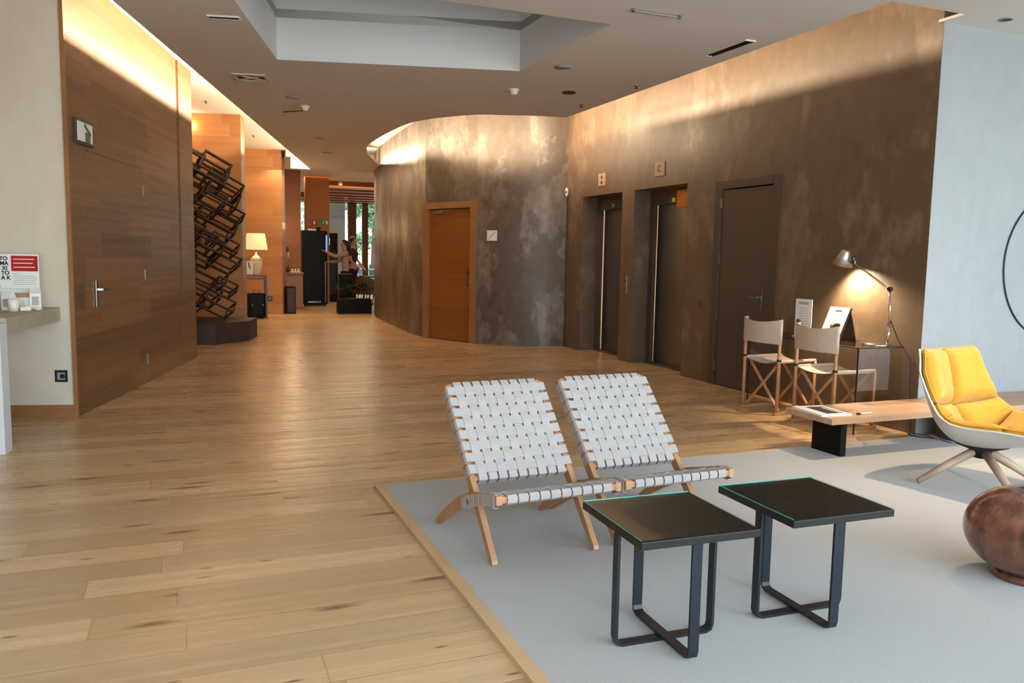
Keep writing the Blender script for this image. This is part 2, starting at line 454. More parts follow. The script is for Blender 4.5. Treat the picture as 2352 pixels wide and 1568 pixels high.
def turned():
    m, n, b = base_mat('turned_root_wood')
    tc = n.new('ShaderNodeTexCoord').outputs['Object']
    mp = n.new('ShaderNodeMapping'); n.link(tc, mp.inputs[0]); mp.inputs['Scale'].default_value = (1, 1, .35); mp.inputs['Rotation'].default_value = (.3, .2, 0)
    w = n.noise(mp.outputs[0], 9.0, 5.0, .6)
    f = n.noise(mp.outputs[0], 26.0, 3.0, .6)
    col = n.mix(n.ramp(w, .35, .65), lin((70, 36, 24)), lin((128, 80, 60)))
    col = n.mix(n.ramp(f, .55, .7, 0, .5), col, lin((150, 104, 84)))
    vo = n.new('ShaderNodeTexVoronoi'); n.link(mp.outputs[0], vo.inputs[0]); vo.inputs['Scale'].default_value = 5
    col = n.mix(n.ramp(vo.outputs['Distance'], .06, .16, .8, 0), col, lin((44, 22, 18)))
    n.link(col, b.inputs['Base Color']); b.inputs['Roughness'].default_value = .22; b.inputs['Coat Weight'].default_value = .5; b.inputs['Coat Roughness'].default_value = .1
    return m
M['turned'] = turned()
def rugm():
    m, n, b = base_mat('wool_rug')
    pos = n.new('ShaderNodeNewGeometry').outputs['Position']
    a = n.noise(pos, 240, 3, .7); c = n.noise(pos, .7, 2)
    col = n.mix(n.ramp(a, .3, .7), lin((152, 149, 142)), lin((182, 178, 171)))
    col = n.mix(n.math('MULTIPLY', n.ramp(c, .4, .6), .15), col, lin((150, 143, 132)))
    n.link(col, b.inputs['Base Color']); b.inputs['Roughness'].default_value = .95; b.inputs['Sheen Weight'].default_value = .2
    bp = n.new('ShaderNodeBump'); bp.inputs['Strength'].default_value = .3; bp.inputs['Distance'].default_value = .006
    n.link(a, bp.inputs['Height']); n.link(bp.outputs[0], b.inputs['Normal'])
    return m
M['rug'] = rugm()
def shade_mat():
    m, n, b = base_mat('lit_lampshade'); c = lin((255, 214, 158))
    b.inputs['Base Color'].default_value = c; b.inputs['Emission Color'].default_value = c; b.inputs['Emission Strength'].default_value = 1.1
    return m
M['shade'] = shade_mat()

# ------------------------------------------------------------------ shell of the room
b = MB(); b.box((6, 14, -.05), (32, 36, .1)); struct(b.build('floor', M['floor']))
# rug with its wooden edging
tag(MB().box((6.02, .6, .006), (10.0, 7.73, .014)).build('floor_rug', M['rug']), 'pale grey wool rug under the armchairs and black tables', 'rug')
b = MB(); b.box((.995, .6, .008), (.05, 7.73, .02)); b.box((6.0, 4.477, .006), (10.06, .016, .014)); struct(b.build('trim_1', M['edging']))

# curved wall: plan points, from the lift wall round to the far corridor
def catmull(P, n=8):
    out = []
    P = [Vector(p) for p in P]; Q = [P[0] * 2 - P[1]] + P + [P[-1] * 2 - P[-2]]
    for i in range(1, len(Q) - 2):
        for k in range(n):
            t = k / n
            a, b_, c, d = Q[i - 1], Q[i], Q[i + 1], Q[i + 2]
            out.append(.5 * ((2 * b_) + (c - a) * t + (2 * a - 5 * b_ + 4 * c - d) * t * t + (3 * b_ - a - 3 * c + d) * t ** 3))
    out.append(P[-1]); return out
CW1 = catmull([(5.26, 10.93), (4.95, 10.98), (4.66, 11.10), (4.35, 11.30), (4.075, 11.58)])
DL, DR = Vector((3.575, 12.66)), Vector((4.075, 11.58))      # door opening in the curved wall
CW2 = catmull([(3.575, 12.66), (3.53, 13.1), (3.535, 13.7), (3.60, 15.12), (3.685, 16.5), (3.86, 17.8), (4.3, 19.2)])
def curtain(m, pts, z0, z1, th=.12):
    pts = [Vector((p[0], p[1])) for p in pts]; fr = []; bk = []
    for i, p in enumerate(pts):
        d = (pts[min(i + 1, len(pts) - 1)] - pts[max(i - 1, 0)]).normalized(); nn = Vector((d.y, -d.x))
        fr.append(p); bk.append(p + nn * th)
    V = [[m.bm.verts.new((q.x, q.y, z)) for q, z in ((fr[i], z0), (fr[i], z1), (bk[i], z1), (bk[i], z0))] for i in range(len(pts))]
    fs = []
    for i in range(len(pts) - 1):
        for k in range(4): fs.append(m.bm.faces.new((V[i][k], V[i][(k + 1) % 4], V[i + 1][(k + 1) % 4], V[i + 1][k])))
    fs.append(m.bm.faces.new(V[0])); fs.append(m.bm.faces.new(V[-1][::-1])); m._fin(fs, False)
m = MB(); curtain(m, CW1, 0, HS); curtain(m, CW2, 0, HS)
curtain(m, [DR, DL], 2.16, HS)
struct(m.build('wall_center', M['curvewall']))
# lift wall with three openings
def wall_with_holes(m, x, y0, y1, z1, holes, th):
    ys = sorted({y0, y1} | {h[0] for h in holes} | {h[1] for h in holes})
    for a, c in zip(ys[:-1], ys[1:]):
        hz = [h[2] for h in holes if h[0] <= a and h[1] >= c]
        z0 = hz[0] if hz else 0
        m.box((x + th / 2, (a + c) / 2, (z0 + z1) / 2), (th, c - a, z1 - z0))
holes = [(9.29, 10.41, 2.19), (7.82, 8.98, 2.19), (6.25, 7.28, 2.155)]
m = MB(); wall_with_holes(m, EX, BY + .12, 11.0, HS, holes, .3); m.box((EX + .002, BY + .058, HS / 2), (.004, .124, HS)); bmesh.ops.remove_doubles(m.bm, verts=m.bm.verts, dist=.0001)
struct(m.build('wall_right', M['liftwall']))
m = MB(); m.box((5.264 + 3.5, BY + .058, HS / 2), (7.0, .124, HS)); struct(m.build('wall_back', M['pale']))
# shallow vertical joints in the lift wall beside the lifts
# left: beige wall, wood wall, alcoves and pillars
W0 = A - N * 3.2
m = MB(); m.bar((W0.x + D.x * .052, W0.y + D.y * .052, HS / 2), (A.x + D.x * .052 - N.x * .002, A.y + D.y * .052 - N.y * .002, HS / 2), .12, HS); struct(m.build('wall_left', M['white']))
m = MB(); m.bar((W0.x - D.x * .008, W0.y - D.y * .008, .05), (A.x - D.x * .008, A.y - D.y * .008, .05), .016, .10); struct(m.build('baseboard_left', M['trimwood']))
def wbox(m, t0, t1, n0, n1, z0, z1):
    poly = [wl(t0, n0), wl(t1, n0), wl(t1, n1), wl(t0, n1)]
    m.prism([(p.x, p.y) for p in poly], z0, z1)
DO0, DO1, DZ = .33, 1.80, 2.13
m = MB(); wbox(m, 0, DO0, -.10, 0, 0, HS); wbox(m, DO1, 3.10, -.10, 0, 0, HS); wbox(m, DO0, DO1, -.10, 0, DZ, HS)
wbox(m, 3.10, 3.20, -.10, -.02, 0, HS); wbox(m, 3.20, 3.78, -.60, 0, 0, HS)
struct(m.build('wall_front', M['woodwall']))
m = MB(); wbox(m, -.02, .0, -.026, .004, 0, HS); struct(m.build('trim_2', M['trimwood']))
m = MB(); wbox(m, DO0 + .004, DO1 - .004, -.09, .0, 0.006, DZ - .004); d1 = struct(m.build('door_1', M['woodwall']))
m = MB(); p = wl(.46, .008, .96); m.box(p, (.045, .012, .23), rz=LA, bev=.003)
p2 = wl(.47, .05, .995); m.bar(wl(.46, .01, .995), p2, .016, .016); m.bar(p2, wl(.60, .05, .995), .016, .02, bev=.003); m.build('handle', M['steel'], d1)
for zz in (.24, 1.09, 1.92):
    MB().box(wl(1.795, .004, zz), (.016, .01, .10), rz=LA).build('hinge', M['steel'], d1)
# alcove: back wall, ends
m = MB(); wbox(m, 3.78, 16.5, -.95, -.85, 0, HS); struct(m.build('wall_1', M['alcove']))
for i, (t0, t1, nn) in enumerate(((6.85, 7.15, -.42), (11.25, 11.75, -.50))):
    m = MB(); wbox(m, t0, t1, nn - .5, 0.0, 0, HS)
    pm = m.build('wall_%d' % (i + 2), M['pillarwood']); struct(pm)
m = MB(); wbox(m, 11.25 - .004, 11.25, -.5, -.49, 0, .01); m.bm.free()
# far left return walls
m = MB(); m.box((1.55, 20.75, 1.85), (2.2, .12, 3.7)); struct(m.build('wall_4', M['brownpanel']))
m = MB(); m.box((-.2, 24, 1.85), (.1, 14, 3.7)); struct(m.build('wall_5', M['alcove']))
m = MB(); m.box((3.255, 22.15, 1.85), (.62, .25, 3.7)); struct(m.build('wall_6', M['orange']))
m = MB(); m.box((10, 15.2, 1.85), (11.0, .1, 3.7)); m.box((9.4, 23, 1.85), (.1, 16, 3.7)); struct(m.build('wall_7', M['alcove']))
# walls off camera that close the room
m = MB(); m.box((-5.0, 2.0, HS / 2), (.1, 13.5, HS)); struct(m.build('wall_8', M['white']))
m = MB(); m.box((12.2, .7, HS / 2), (.1, 7.8, HS)); struct(m.build('wall_9', M['pale']))

# ceilings
def sheet(name, outer, hole, z, th, mt):
    bm = bmesh.new(); loops = [outer] + ([hole] if hole else [])
    es = []
    for lp in loops:
        vs = [bm.verts.new((p[0], p[1], z)) for p in lp]
        for i in range(len(vs)): es.append(bm.edges.new((vs[i], vs[(i + 1) % len(vs)])))
    bmesh.ops.triangle_fill(bm, use_beauty=True, use_dissolve=False, edges=es)
    r = bmesh.ops.extrude_face_region(bm, geom=list(bm.faces))
    for v in [g for g in r['geom'] if isinstance(g, bmesh.types.BMVert)]: v.co.z += th
    bmesh.ops.recalc_face_normals(bm, faces=bm.faces)
    me = bpy.data.meshes.new(name); bm.to_mesh(me); bm.free(); me.materials.append(mt)
    o = bpy.data.objects.new(name, me); C.objects.link(o); return struct(o)
S1, S2, S3 = (.825, 8.02), (3.035, 7.44), (3.066, 5.68)
S4 = (.19, 5.68)
shaft = [S1, S2, S3, S4]
CE = catmull([(4.566, 9.584), (4.2, 9.64), (3.908, 9.75), (3.402, 9.98), (2.93, 10.76), (2.81, 11.76), (2.815, 13.3), (2.94, 14.15), (3.19, 15.05), (3.62, 16.26), (4.1, 17.6)])
EA = Vector((-.4545, 6.69))           # left ceiling edge, runs along D
def el(t): return (EA.x + .2552 * t, EA.y + .9669 * t)
main = [(12.3, BACK), (12.3, BY + .02), (5.235, BY + .02), (5.235, 4.37), (4.535, 4.37)] + [tuple(p) for p in CE] + [(4.1, 17.95), el(11.65), el(9.27), el(0), el((BACK - EA.y) / .9669)]
sheet('ceiling', main, shaft, H, .02, M['ceil'])
slab = [(12.4, BACK - .1), (12.4, 15.3), (5.5, 15.3), (5.5, 18.6), (-1.2, 18.6), (-6, 12), (-6, BACK - .1)]
sheet('ceiling_upper', slab, shaft, HS, .08, M['ceil'])
# skylight shaft
m = MB(); z0, z1 = H + .02, 4.25
cx = sum(p[0] for p in shaft) / 4; cy = sum(p[1] for p in shaft) / 4
pts = shaft + [shaft[0]]
for i in range(4):
    a = Vector(pts[i]); c = Vector(pts[i + 1]); dd = (c - a).normalized(); nn = Vector((dd.y, -dd.x))
    if nn.dot(Vector((cx, cy)) - a) > 0: nn = -nn
    m.bar((a.x + nn.x * .03 - dd.x * .0, a.y + nn.y * .03, (z0 + z1) / 2), (c.x + nn.x * .03, c.y + nn.y * .03, (z0 + z1) / 2), .06, z1 - z0)
m.prism([(-.2, 5.3), (3.4, 5.3), (3.4, 8.4), (-.2, 8.4)], z1, z1 + .06)
struct(m.build('ceiling_shaft', M['ceil']))
# far ceiling over the corridor and dining room, with cross beams
sheet('ceiling_far', [(2.0, 17.9), (9.5, 17.9), (9.5, FAR + .3), (-.3, FAR + .3), (-.3, 18.55), (2.0, 18.55)], None, 3.36, .2, M['ceil'])
m = MB(); m.box((5.9, 17.98, 3.27), (7.6, .06, .30)); struct(m.build('trim_3', M['ceil']))
m = MB()
for k, yy in enumerate((23.4, 24.6, 25.8, 27.0, 28.2, 29.4)): m.box((6.4, yy, 3.27), (5.6, .45, .18))
struct(m.build('trim_4', M['brownpanel']))
m = MB(); m.box((5.26 + .1, 10.95, 2), (.001, .001, .001)); m.bm.free()

# window wall at the far end
WY = 30.2
m = MB()
for px_, w in ((5.72, .30), (6.20, .22), (7.9, .2), (9.2, .2)): m.box((px_, WY, 1.65), (w, .14, 3.3))
m.box((5.3, WY, 3.26), (8.6, .14, .16)); m.box((7.4, WY, .06), (3.5, .14, .12))
m.box((4.72, WY, 1.65), (.12, .14, 3.3)); m.box((3.2, WY, 1.65), (.10, .14, 3.3)); m.box((2.45, WY, 1.65), (.10, .14, 3.3))
w1 = struct(m.build('window_1', M['framewood']))
m = MB(); m.box((5.2, WY, 1.7), (8.4, .012, 3.1)); m.build('pane', M['pane'], w1)
m = MB(); m.box((5.25, WY + .7, 1.65), (.62, .35, 3.3)); struct(m.build('wall_10', mat('blue_grey_column', (196, 208, 220), .6)))
m = MB(); m.box((.9, WY, 1.65), (3.1, .14, 3.3)); struct(m.build('wall_11', M['alcove']))

# windows behind the camera: frames and glass in the front wall
m = MB(); m.box((4.8, BACK - .06, .12), (15.0, .12, .24)); m.box((4.8, BACK - .06, 3.2), (15.0, .12, .6))
for xx in (-2.6, -.1, 2.6, 5.0, 7.4, 9.8, 12.1): m.box((xx, BACK - .06, 1.7), (.14, .14, 3.2))
w2 = struct(m.build('window_2', M['framewood']))
MB().box((4.8, BACK - .10, 1.6), (14.8, .01, 2.8)).build('pane', M['pane'], w2)
m = MB(); m.box((-3.9, BACK - .06, HS / 2), (2.4, .12, HS)); struct(m.build('wall_12', M['white']))

# ------------------------------------------------------------------ doors and lifts
def lift(name, y0, y1, zt, header, n):
    dx = EX + .24
    t = MB(); t.box((dx + .14, (y0 + y1) / 2, zt / 2), (.02, y1 - y0 + .04, zt + .04)); t.box((dx + .03, (y0 + y1) / 2, zt - .09), (.06, y1 - y0, .18)); t.box((dx + .06, (y0 + y1) / 2, .008), (.2, y1 - y0, .016))
    t.box((dx + .02, y1 - .05, zt / 2), (.05, .10, zt)); t.box((dx + .02, y0 + .04, zt / 2), (.05, .08, zt))
    fr = struct(t.build(name, header))
    w = (y1 - y0 - .18); ym = y1 - .10
    for k, (a, c, off) in enumerate(((0, .24, .012), (.24, .52, .006), (.52, 1.0, .0))):
        p = MB(); p.box((dx + .06 + off, ym - w * (a + c) / 2, (zt - .18) / 2), (.016, w * (c - a) - .006, zt - .19))
        o = p.build('door_panel', M['liftsteel'], fr)
    return fr
l1 = lift('door_2', 9.29, 10.41, 2.19, M['doordark'], 1)
l2 = lift('door_3', 7.82, 8.98, 2.19, M['doordark'], 2)
MB().box((EX + .235, 8.45, 2.05), (.012, .06, .05)).build('floor_display', emis('amber_display', (150, 130, 30), .8), l2)
MB().box((EX + .235, 9.95, 2.06), (.012, .06, .05)).build('floor_display', M['greyplastic'], l1)
MB().box((EX + .236, 8.12, 2.06), (.008, .52, .20)).build('header_reflection', mat('painted_wood_reflection', (176, 110, 48), .3, .5), l2)  # wood wall's orange reflection in the header, painted as a coloured plate
# dark service door
m = MB()
m.box((EX + .02, 7.225, 1.078), (.06, .11, 2.155)); m.box((EX + .02, 6.30, 1.078), (.06, .10, 2.155)); m.box((EX + .02, 6.765, 2.115), (.06, .82, .08)); m.box((EX + .2, 6.765, 1.07), (.02, 1.03, 2.15))
fr = struct(m.build('door_4', M['doordark']))
m = MB(); m.box((EX + .025, 6.76, 1.035), (.045, .812, 2.055), bev=.002); m.build('door_leaf', M['doordark'], fr)
m = MB(); m.box((EX - .004, 6.46, .95), (.010, .03, .24), bev=.002); m.bar((EX, 6.46, .975), (EX - .055, 6.46, .975), .016, .016); m.bar((EX - .055, 6.455, .975), (EX - .055, 6.60, .975), .016, .016, bev=.003); m.build('handle', M['steel'], fr)
for zz in (.2, .75, 1.35, 1.93): MB().box((EX - .006, 7.168, zz), (.014, .012, .10)).build('hinge', M['steel'], fr)
# washroom door in the curved wall
dv = (DL - DR); dlen = dv.length; dd = dv.normalized(); dn = Vector((-dd.y, dd.x))
if dn.dot(-DR) < 0: dn = -dn          # towards the room
da = math.atan2(dd.y, dd.x)
def dpt(s, n, z): p = DR + dd * s + dn * n; return Vector((p.x, p.y, z))
m = MB()
for s_ in (.05, dlen - .05): m.box(dpt(s_, -.01, 1.08), (.10, .12, 2.16), rz=da)
m.box(dpt(dlen / 2, -.01, 2.11), (dlen - .2, .12, .10), rz=da); m.box(dpt(dlen / 2, -.10, 1.05), (dlen, .02, 2.12), rz=da)
fr = struct(m.build('door_5', M['trimwood']))
M['doorwood'].node_tree.nodes['Vector Rotate'].inputs['Angle'].default_value = -da
MB().box(dpt(dlen / 2, -.03, 1.03), (dlen - .208, .045, 2.04), rz=da, bev=.002).build('door_leaf', M['doorwood'], fr)
m = MB(); m.bar(dpt(.17, .03, .86), dpt(.17, .03, 1.10), .018, .018, up=(1, 0, 0), bev=.004); m.bar(dpt(.17, -.01, .88), dpt(.17, .03, .88), .014, .014); m.bar(dpt(.17, -.01, 1.08), dpt(.17, .03, 1.08), .014, .014); m.build('handle', M['darkbrown'], fr)
m = MB(); m.box(dpt(.84, .02, 2.0), (.20, .05, .045), rz=da, bev=.004); m.bar(dpt(.84, .04, 2.03), dpt(.5, .05, 2.03), .016, .01); m.build('door_closer', M['steel'], fr)

# ------------------------------------------------------------------ ceiling and wall fittings
def disc(name, label, cat, x, y, z, r, h, mt, group=None):
    m = MB(); m.lathe([(0, 0), (r, 0), (r, h), (0, h)], n=24); o = mesh_obj(name, m, mt, label, cat, (x, y, z - h), 0, group); return o
def grille(name, label, cat, x0, y0, x1, y1, w, n):
    a = Vector((x0, y0, H)); c = Vector((x1, y1, H)); L = (c - a).length; ang = math.atan2((c - a).y, (c - a).x)
    t = thing(name, label, cat, ((a + c) / 2), ang)
    m = MB(); m.box((0, w / 2, -.006), (L, .012, .012)); m.box((0, -w / 2, -.006), (L, .012, .012)); m.box((L / 2, 0, -.006), (.012, w, .012)); m.box((-L / 2, 0, -.006), (.012, w, .012)); m.build('frame', M['ceil'], t)
    m = MB()
    for i in range(n): m.box((0, -w / 2 + w * (i + .5) / n, -.005), (L - .01, .006, .010))
    m.box((0, 0, -.001), (L, w, .002)); m.build('slats', M['darkbrown'], t); return t
grille('air_grille', 'long dark slot air grille in the ceiling near the lift wall', 'vent', 4.305, 5.58, 4.295, 6.14, .10, 3)
grille('air_grille', 'short slot air grille in the ceiling left of the raised blue recess', 'vent', .195, 6.81, .42, 6.75, .07, 2)
t = thing('air_diffuser', 'square four-way ceiling air diffuser near the left wood wall', 'vent', (.66, 8.93, H), LA)
m = MB()
for s_ in (-1, 1): m.box((s_ * .15, 0, -.006), (.03, .33, .012)); m.box((0, s_ * .15, -.006), (.27, .03, .012))
m.build('frame', M['white'], t)
m = MB(); m.box((0, 0, -.001), (.27, .27, .002)); m.build('backing', M['black'], t)
m = MB()
for k in range(4):
    a = k * PI / 2 + PI / 4; m.bar((math.cos(a) * .02, math.sin(a) * .02, -.006), (math.cos(a) * .17, math.sin(a) * .17, -.006), .035, .01)
m.lathe([(0, -.012), (.04, -.012), (.04, 0)], n=16); m.build('vanes', M['white'], t)
def detector(x, y, label):
    t = thing('smoke_detector', label, 'smoke detector', (x, y, H))
    m = MB(); m.lathe([(.055, 0), (.055, -.02), (0, -.02)], n=20); m.build('base', M['whiteplastic'], t)
    m = MB(); m.lathe([(.042, -.02), (.038, -.05), (.02, -.06), (0, -.06)], n=20); m.build('sensor_head', M['whiteplastic'], t); return t
td = detector(3.31, 8.26, 'round white smoke detector on ceiling beyond the right end of the raised recess')
t2 = detector(1.39, 10.33, 'white smoke detector with a thin arm on the ceiling in front of the hallway')
MB().bar((-.02, .02, -.055), (-.24, .2, -.06), .012, .012).build('arm', M['darkbrown'], t2)
for x, y, lb in ((1.177, 9.8, 'round flush ceiling cover just behind the armed smoke detector'), (1.977, 13.05, 'round flush ceiling cover over the start of the hallway'), (3.33, 7.09, 'round flush ceiling cover under the right side of the raised recess'), (3.90, 8.13, 'oval dark ceiling cover between smoke detector and lift wall'), (2.36, 14.8, 'round flush ceiling cover farthest along the hallway')):
    disc('ceiling_cover', lb, 'ceiling cover', x, y, H, .075, .012, M['greyplastic'] if x < 3.8 else M['darkbrown'])
def sprinkler(x, y, z, label):
    t = thing('sprinkler_head', label, 'sprinkler', (x, y, z))
    MB().lathe([(.03, 0), (.03, -.008), (0, -.008)], n=14).build('escutcheon', M['steel'], t)
    m = MB(); m.lathe([(.008, -.008), (.008, -.03), (.022, -.032), (0, -.034)], n=12); m.build('nozzle', M['darkbrown'], t); return t
for x, y, z, lb in ((4.37, 7.5, H, 'small dark sprinkler head in ceiling beside the lift wall cove'), (4.34, 8.7, H, 'small sprinkler head in ceiling near the corner of the curved wall'),
                    (.314, 12.8, HS, 'sprinkler head in the glowing alcove soffit before the first wood pillar'), (.94, 15.04, HS, 'sprinkler head in the alcove soffit between the two wood pillars, nearer one'), (1.213, 16.09, HS, 'sprinkler head in the alcove soffit between the two wood pillars, farther one')):
    sprinkler(x, y, z, lb)
t = thing('curtain_track', 'thin ceiling rail with two end brackets at top right of recess', 'rail', (3.22, 5.268, H))
MB().box((0, 0, -.015), (.39, .012, .01)).build('rail', M['greyplastic'], t)
for s_ in (-1, 1): MB().box((s_ * .195, 0, -.01), (.02, .03, .02)).build('bracket', M['steel'], t)
for x, y, lb in ((5.6, 4.33, 'dark recessed ceiling spotlight above the pale wall, left one'), (5.62, 4.12, 'dark recessed ceiling spotlight above the pale wall, nearer the camera')):
    t = thing('recessed_spotlight', lb, 'spotlight', (x, y, H))
    MB().lathe([(.05, 0), (.05, -.006), (.038, -.006), (.036, 0)], n=20).build('bezel', M['greyplastic'], t)
    MB().lathe([(.037, -.004), (0, -.004)], n=20).build('lens', M['darkbrown'], t)

# signs over the lifts
def floor_sign(name, label, y, z, txt):
    t = thing(name, label, 'sign', (EX, y, z))
    MB().box((-.008, 0, 0), (.016, .20, .17), bev=.003).build('plate', M['signtan'], t)
    if txt:
        text_mesh('letter', txt, .11, M['ink'], t, (-.018, 0, 0), (PI / 2, 0, -PI / 2))
    else:
        
        for zz in (.03, -.035): MB().box((-.018, .0, zz), (.004, .03, .035)).build('arrow_mark', M['darkbrown'], t)
    return t
floor_sign('lift_sign', 'small square tan sign over the right-hand open lift, dark bracket mark', 8.40, 2.40, 'C')
floor_sign('lift_sign', 'small square tan sign over the left lift door, two dark dots', 9.84, 2.39, None)
t = thing('motion_sensor', 'small white oval motion sensor in corner beside curved wall', 'sensor', (5.215, 10.86, 2.29))
m = MB(); m.sphere((0, 0, 0), .04, (.7, .7, 1.7)); m.build('housing', M['whiteplastic'], t); MB().sphere((-.022, -.022, 0), .014).build('lens', M['ink'], t)
m = MB(); m.bar((5.235, 10.88, 2.23), (5.235, 10.88, .0), .008, .008); mesh_obj('sensor_cable', m, M['cord'], 'thin dark cable running down the corner under white motion sensor', 'cable')
t = thing('lift_call_panel', 'slim vertical steel lift call panel between the two lift doors', 'button panel', (EX, 9.13, 1.0))
MB().box((-.004, 0, 0), (.010, .07, .24), bev=.002).build('plate', M['steel'], t)
for dz in (.05, -.05): MB().box((-.011, 0, dz), (.006, .03, .03), bev=.002).build('button', M['darkbrown'], t)
m = MB(); m.box((0, 0, 0), (.006, .07, .07), bev=.002); mesh_obj('key_reader', m, M['doordark'], 'faint square plate on wall between right lift and dark door', 'wall plate', (EX - .0015, 7.48, .85))
# washroom sign: white square with a diagonal bar
pS = Vector((4.265, 11.36, 1.64)); a_s = math.atan2(-.62, .79)
t = thing('washroom_sign', 'small white square sign with diagonal slash on the curved wall', 'sign', (4.245, 11.375, 1.64), -.6)
MB().box((0, -.004, 0), (.155, .014, .155), bev=.003).build('plate', M['whiteplastic'], t)
MB().bar((-.05, -.013, -.055), (.05, -.013, .055), .012, .004).build('slash', M['ink'], t)
# exit sign on the wood wall
t = thing('exit_sign', 'green and white framed exit sign high on the left wood wall', 'sign', wl(.29, 0, 2.26), LA - PI / 2)
m = MB(); m.box((.012, 0, 0), (.024, .36, .20), bev=.004); m.build('frame', mat('sign_frame_green', (58, 62, 44), .5), t)
MB().box((.026, -.01, .0), (.004, .31, .15)).build('panel', M['paper'], t)
M['exitp'] = mat('exit_print', (84, 100, 76), .5)
MB().box((.029, .035, -.035), (.003, .10, .08)).build('door_pictogram', M['exitp'], t); MB().bar((.029, -.03, .06), (.029, .10, -.01), .003, .03).build('arrow', M['exitp'], t)
# socket on the beige wall
sp_ = A - N * .115 + D * .0
t = thing('wall_socket', 'black wall socket low on beige wall under the counter', 'socket', (sp_.x - .0, sp_.y - .0, .33), LA - PI / 2)
MB().box((0, -.006, 0), (.095, .012, .095), bev=.003).build('frame', M['ink'], t)
MB().box((0, -.013, 0), (.058, .006, .058), bev=.002).build('insert', M['greyplastic'], t)
MB().lathe([(.018, 0), (.018, .004), (0, .004)], n=16).build('outlet', M['ink'], t).matrix_local = Matrix.Translation((.012, -.016, 0)) @ Matrix.Rotation(PI / 2, 4, 'X')

# ------------------------------------------------------------------ left counter with its things
CT = .875
DC = Vector((.154, .988)); NC = Vector((.988, -.154))
def cp(t, n, z=0):   # counter coordinates: t from the wall, n from its front edge (negative = inside)
    p = Vector((-.928, 7.165)) - DC * t + NC * n; return Vector((p.x, p.y, z))
t_ = thing('counter', 'beige stone counter with white end panel at the left edge', 'counter', (0, 0, 0))
def cbox(t0, t1, n0, n1, z0, z1, name, mt, par):
    m = MB(); m.prism([(p.x, p.y) for p in (cp(t0, n0), cp(t1, n0), cp(t1, n1), cp(t0, n1))], z0, z1); return m.build(name, mt, par)
cbox(.0, 1.10, -.75, 0, CT - .105, CT, 'countertop', M['concrete'], t_)
cbox(1.10, 1.22, -.75, .0, .0, CT - .03, 'end_panel', M['panelwhite'], t_)
cbox(.03, 1.10, -.75, -.55, .10, CT - .105, 'back_panel', M['white'], t_)
# standing leaflet board
def on_counter(t, n): return cp(t, n, CT)
brd = thing('display_board', 'white cardboard display with black letters and red block on counter', 'sign', on_counter(.16, -.29), LA - PI / 2)
MB().box((0, 0, .205), (.42, .012, .41), bev=.002).build('board', M['paper'], brd)
MB().box((.112, -.008, .34), (.185, .003, .115)).build('red_block', M['red'], brd)
for i, tx in enumerate(('TO', 'MA', 'XI', 'TO', 'A K')):
    text_mesh('lettering', tx, .040, M['ink'], brd, (-.034 + .003 * i, -.0075, .375 - i * .036), (PI / 2, 0, 0), offset=.0012)
for i, w in enumerate((.145, .135, .15)):
    MB().box((.035 + w / 2, -.0102, .372 - i * .03), (w, .001, .006)).build('text_line', M['paper'], brd)
m = MB()
for i, (w_) in enumerate((.05, .15, .17, .16, .15, .16)): m.box((.03 + w_ / 2, -.0072, .262 - i * .016), (w_, .001, .0035))
m.box((.05, -.0072, .15), (.26, .001, .003)); m.build('text_lines', M['greyink'], brd)
m = MB(); m.lathe([(.012, 0), (.012, .002), (0, .002)], n=16); o = m.build('round_seal', M['kraft'], brd); o.matrix_local = Matrix.Translation((-.075, -.006, .165)) @ Matrix.Rotation(PI / 2, 4, 'X')
def gable_bag(name, label, pos, w, d, h, mt, rz):
    t = thing(name, label, 'bag', pos, rz)
    m = MB(); m.box((0, 0, h * .38), (w, d, h * .76), bev=.004)
    v = [m.bm.verts.new(c) for c in ((-w / 2, -d / 2, h * .76), (w / 2, -d / 2, h * .76), (w / 2, d / 2, h * .76), (-w / 2, d / 2, h * .76), (-w / 2 * .9, 0, h), (w / 2 * .9, 0, h))]
    for q in ((0, 1, 5, 4), (2, 3, 4, 5), (1, 2, 5), (3, 0, 4)): m.bm.faces.new([v[i] for i in q])
    m.build('pouch', mt, t); MB().box((0, -d / 2 - .001, h * .4), (w * .6, .002, h * .4)).build('printed_label', M['greyink'], t)
    return t
gable_bag('gift_bag', 'grey and white folded-top gift bag at right end of counter', on_counter(.22, -.10), .075, .06, .16, M['bagclear'], LA - PI / 2 + .3)
gable_bag('gift_bag', 'white printed pouch in front of display board on counter', on_counter(.36, -.235), .075, .06, .14, M['paper'], LA - PI / 2 - .2)
t = thing('kraft_box', 'long brown card box lying behind the white pouches on counter', 'box', on_counter(.26, -.22), LA - PI / 2)
MB().box((0, 0, .045), (.17, .05, .09), bev=.002).build('tray', M['paper'], t); MB().box((0, 0, .105), (.17, .055, .03), bev=.002).build('lid', M['kraft'], t)
t = thing('white_cup', 'white cup with small dark mark at front of counter', 'cup', on_counter(.46, -.17))
MB().lathe([(0, 0), (.030, 0), (.040, .09), (.037, .09), (.028, .006), (0, .006)], n=24).build('body', M['ceramic'], t)
MB().tube([(.036, 0, .075), (.062, 0, .068), (.064, 0, .035), (.033, 0, .022)], .005, 8).build('handle', M['ceramic'], t)
t = thing('wrapped_soap', 'low white wrapped packet beside the cup on counter', 'packet', on_counter(.40, -.12), .5)
MB().box((0, 0, .018), (.075, .055, .036), bev=.008).build('packet', M['bagclear'], t); MB().box((0, 0, .0365), (.03, .02, .002)).build('sticker', M['greyink'], t)
t = thing('glass_jar', 'clear glass jar with white lid at far left of counter', 'jar', on_counter(.50, -.34))
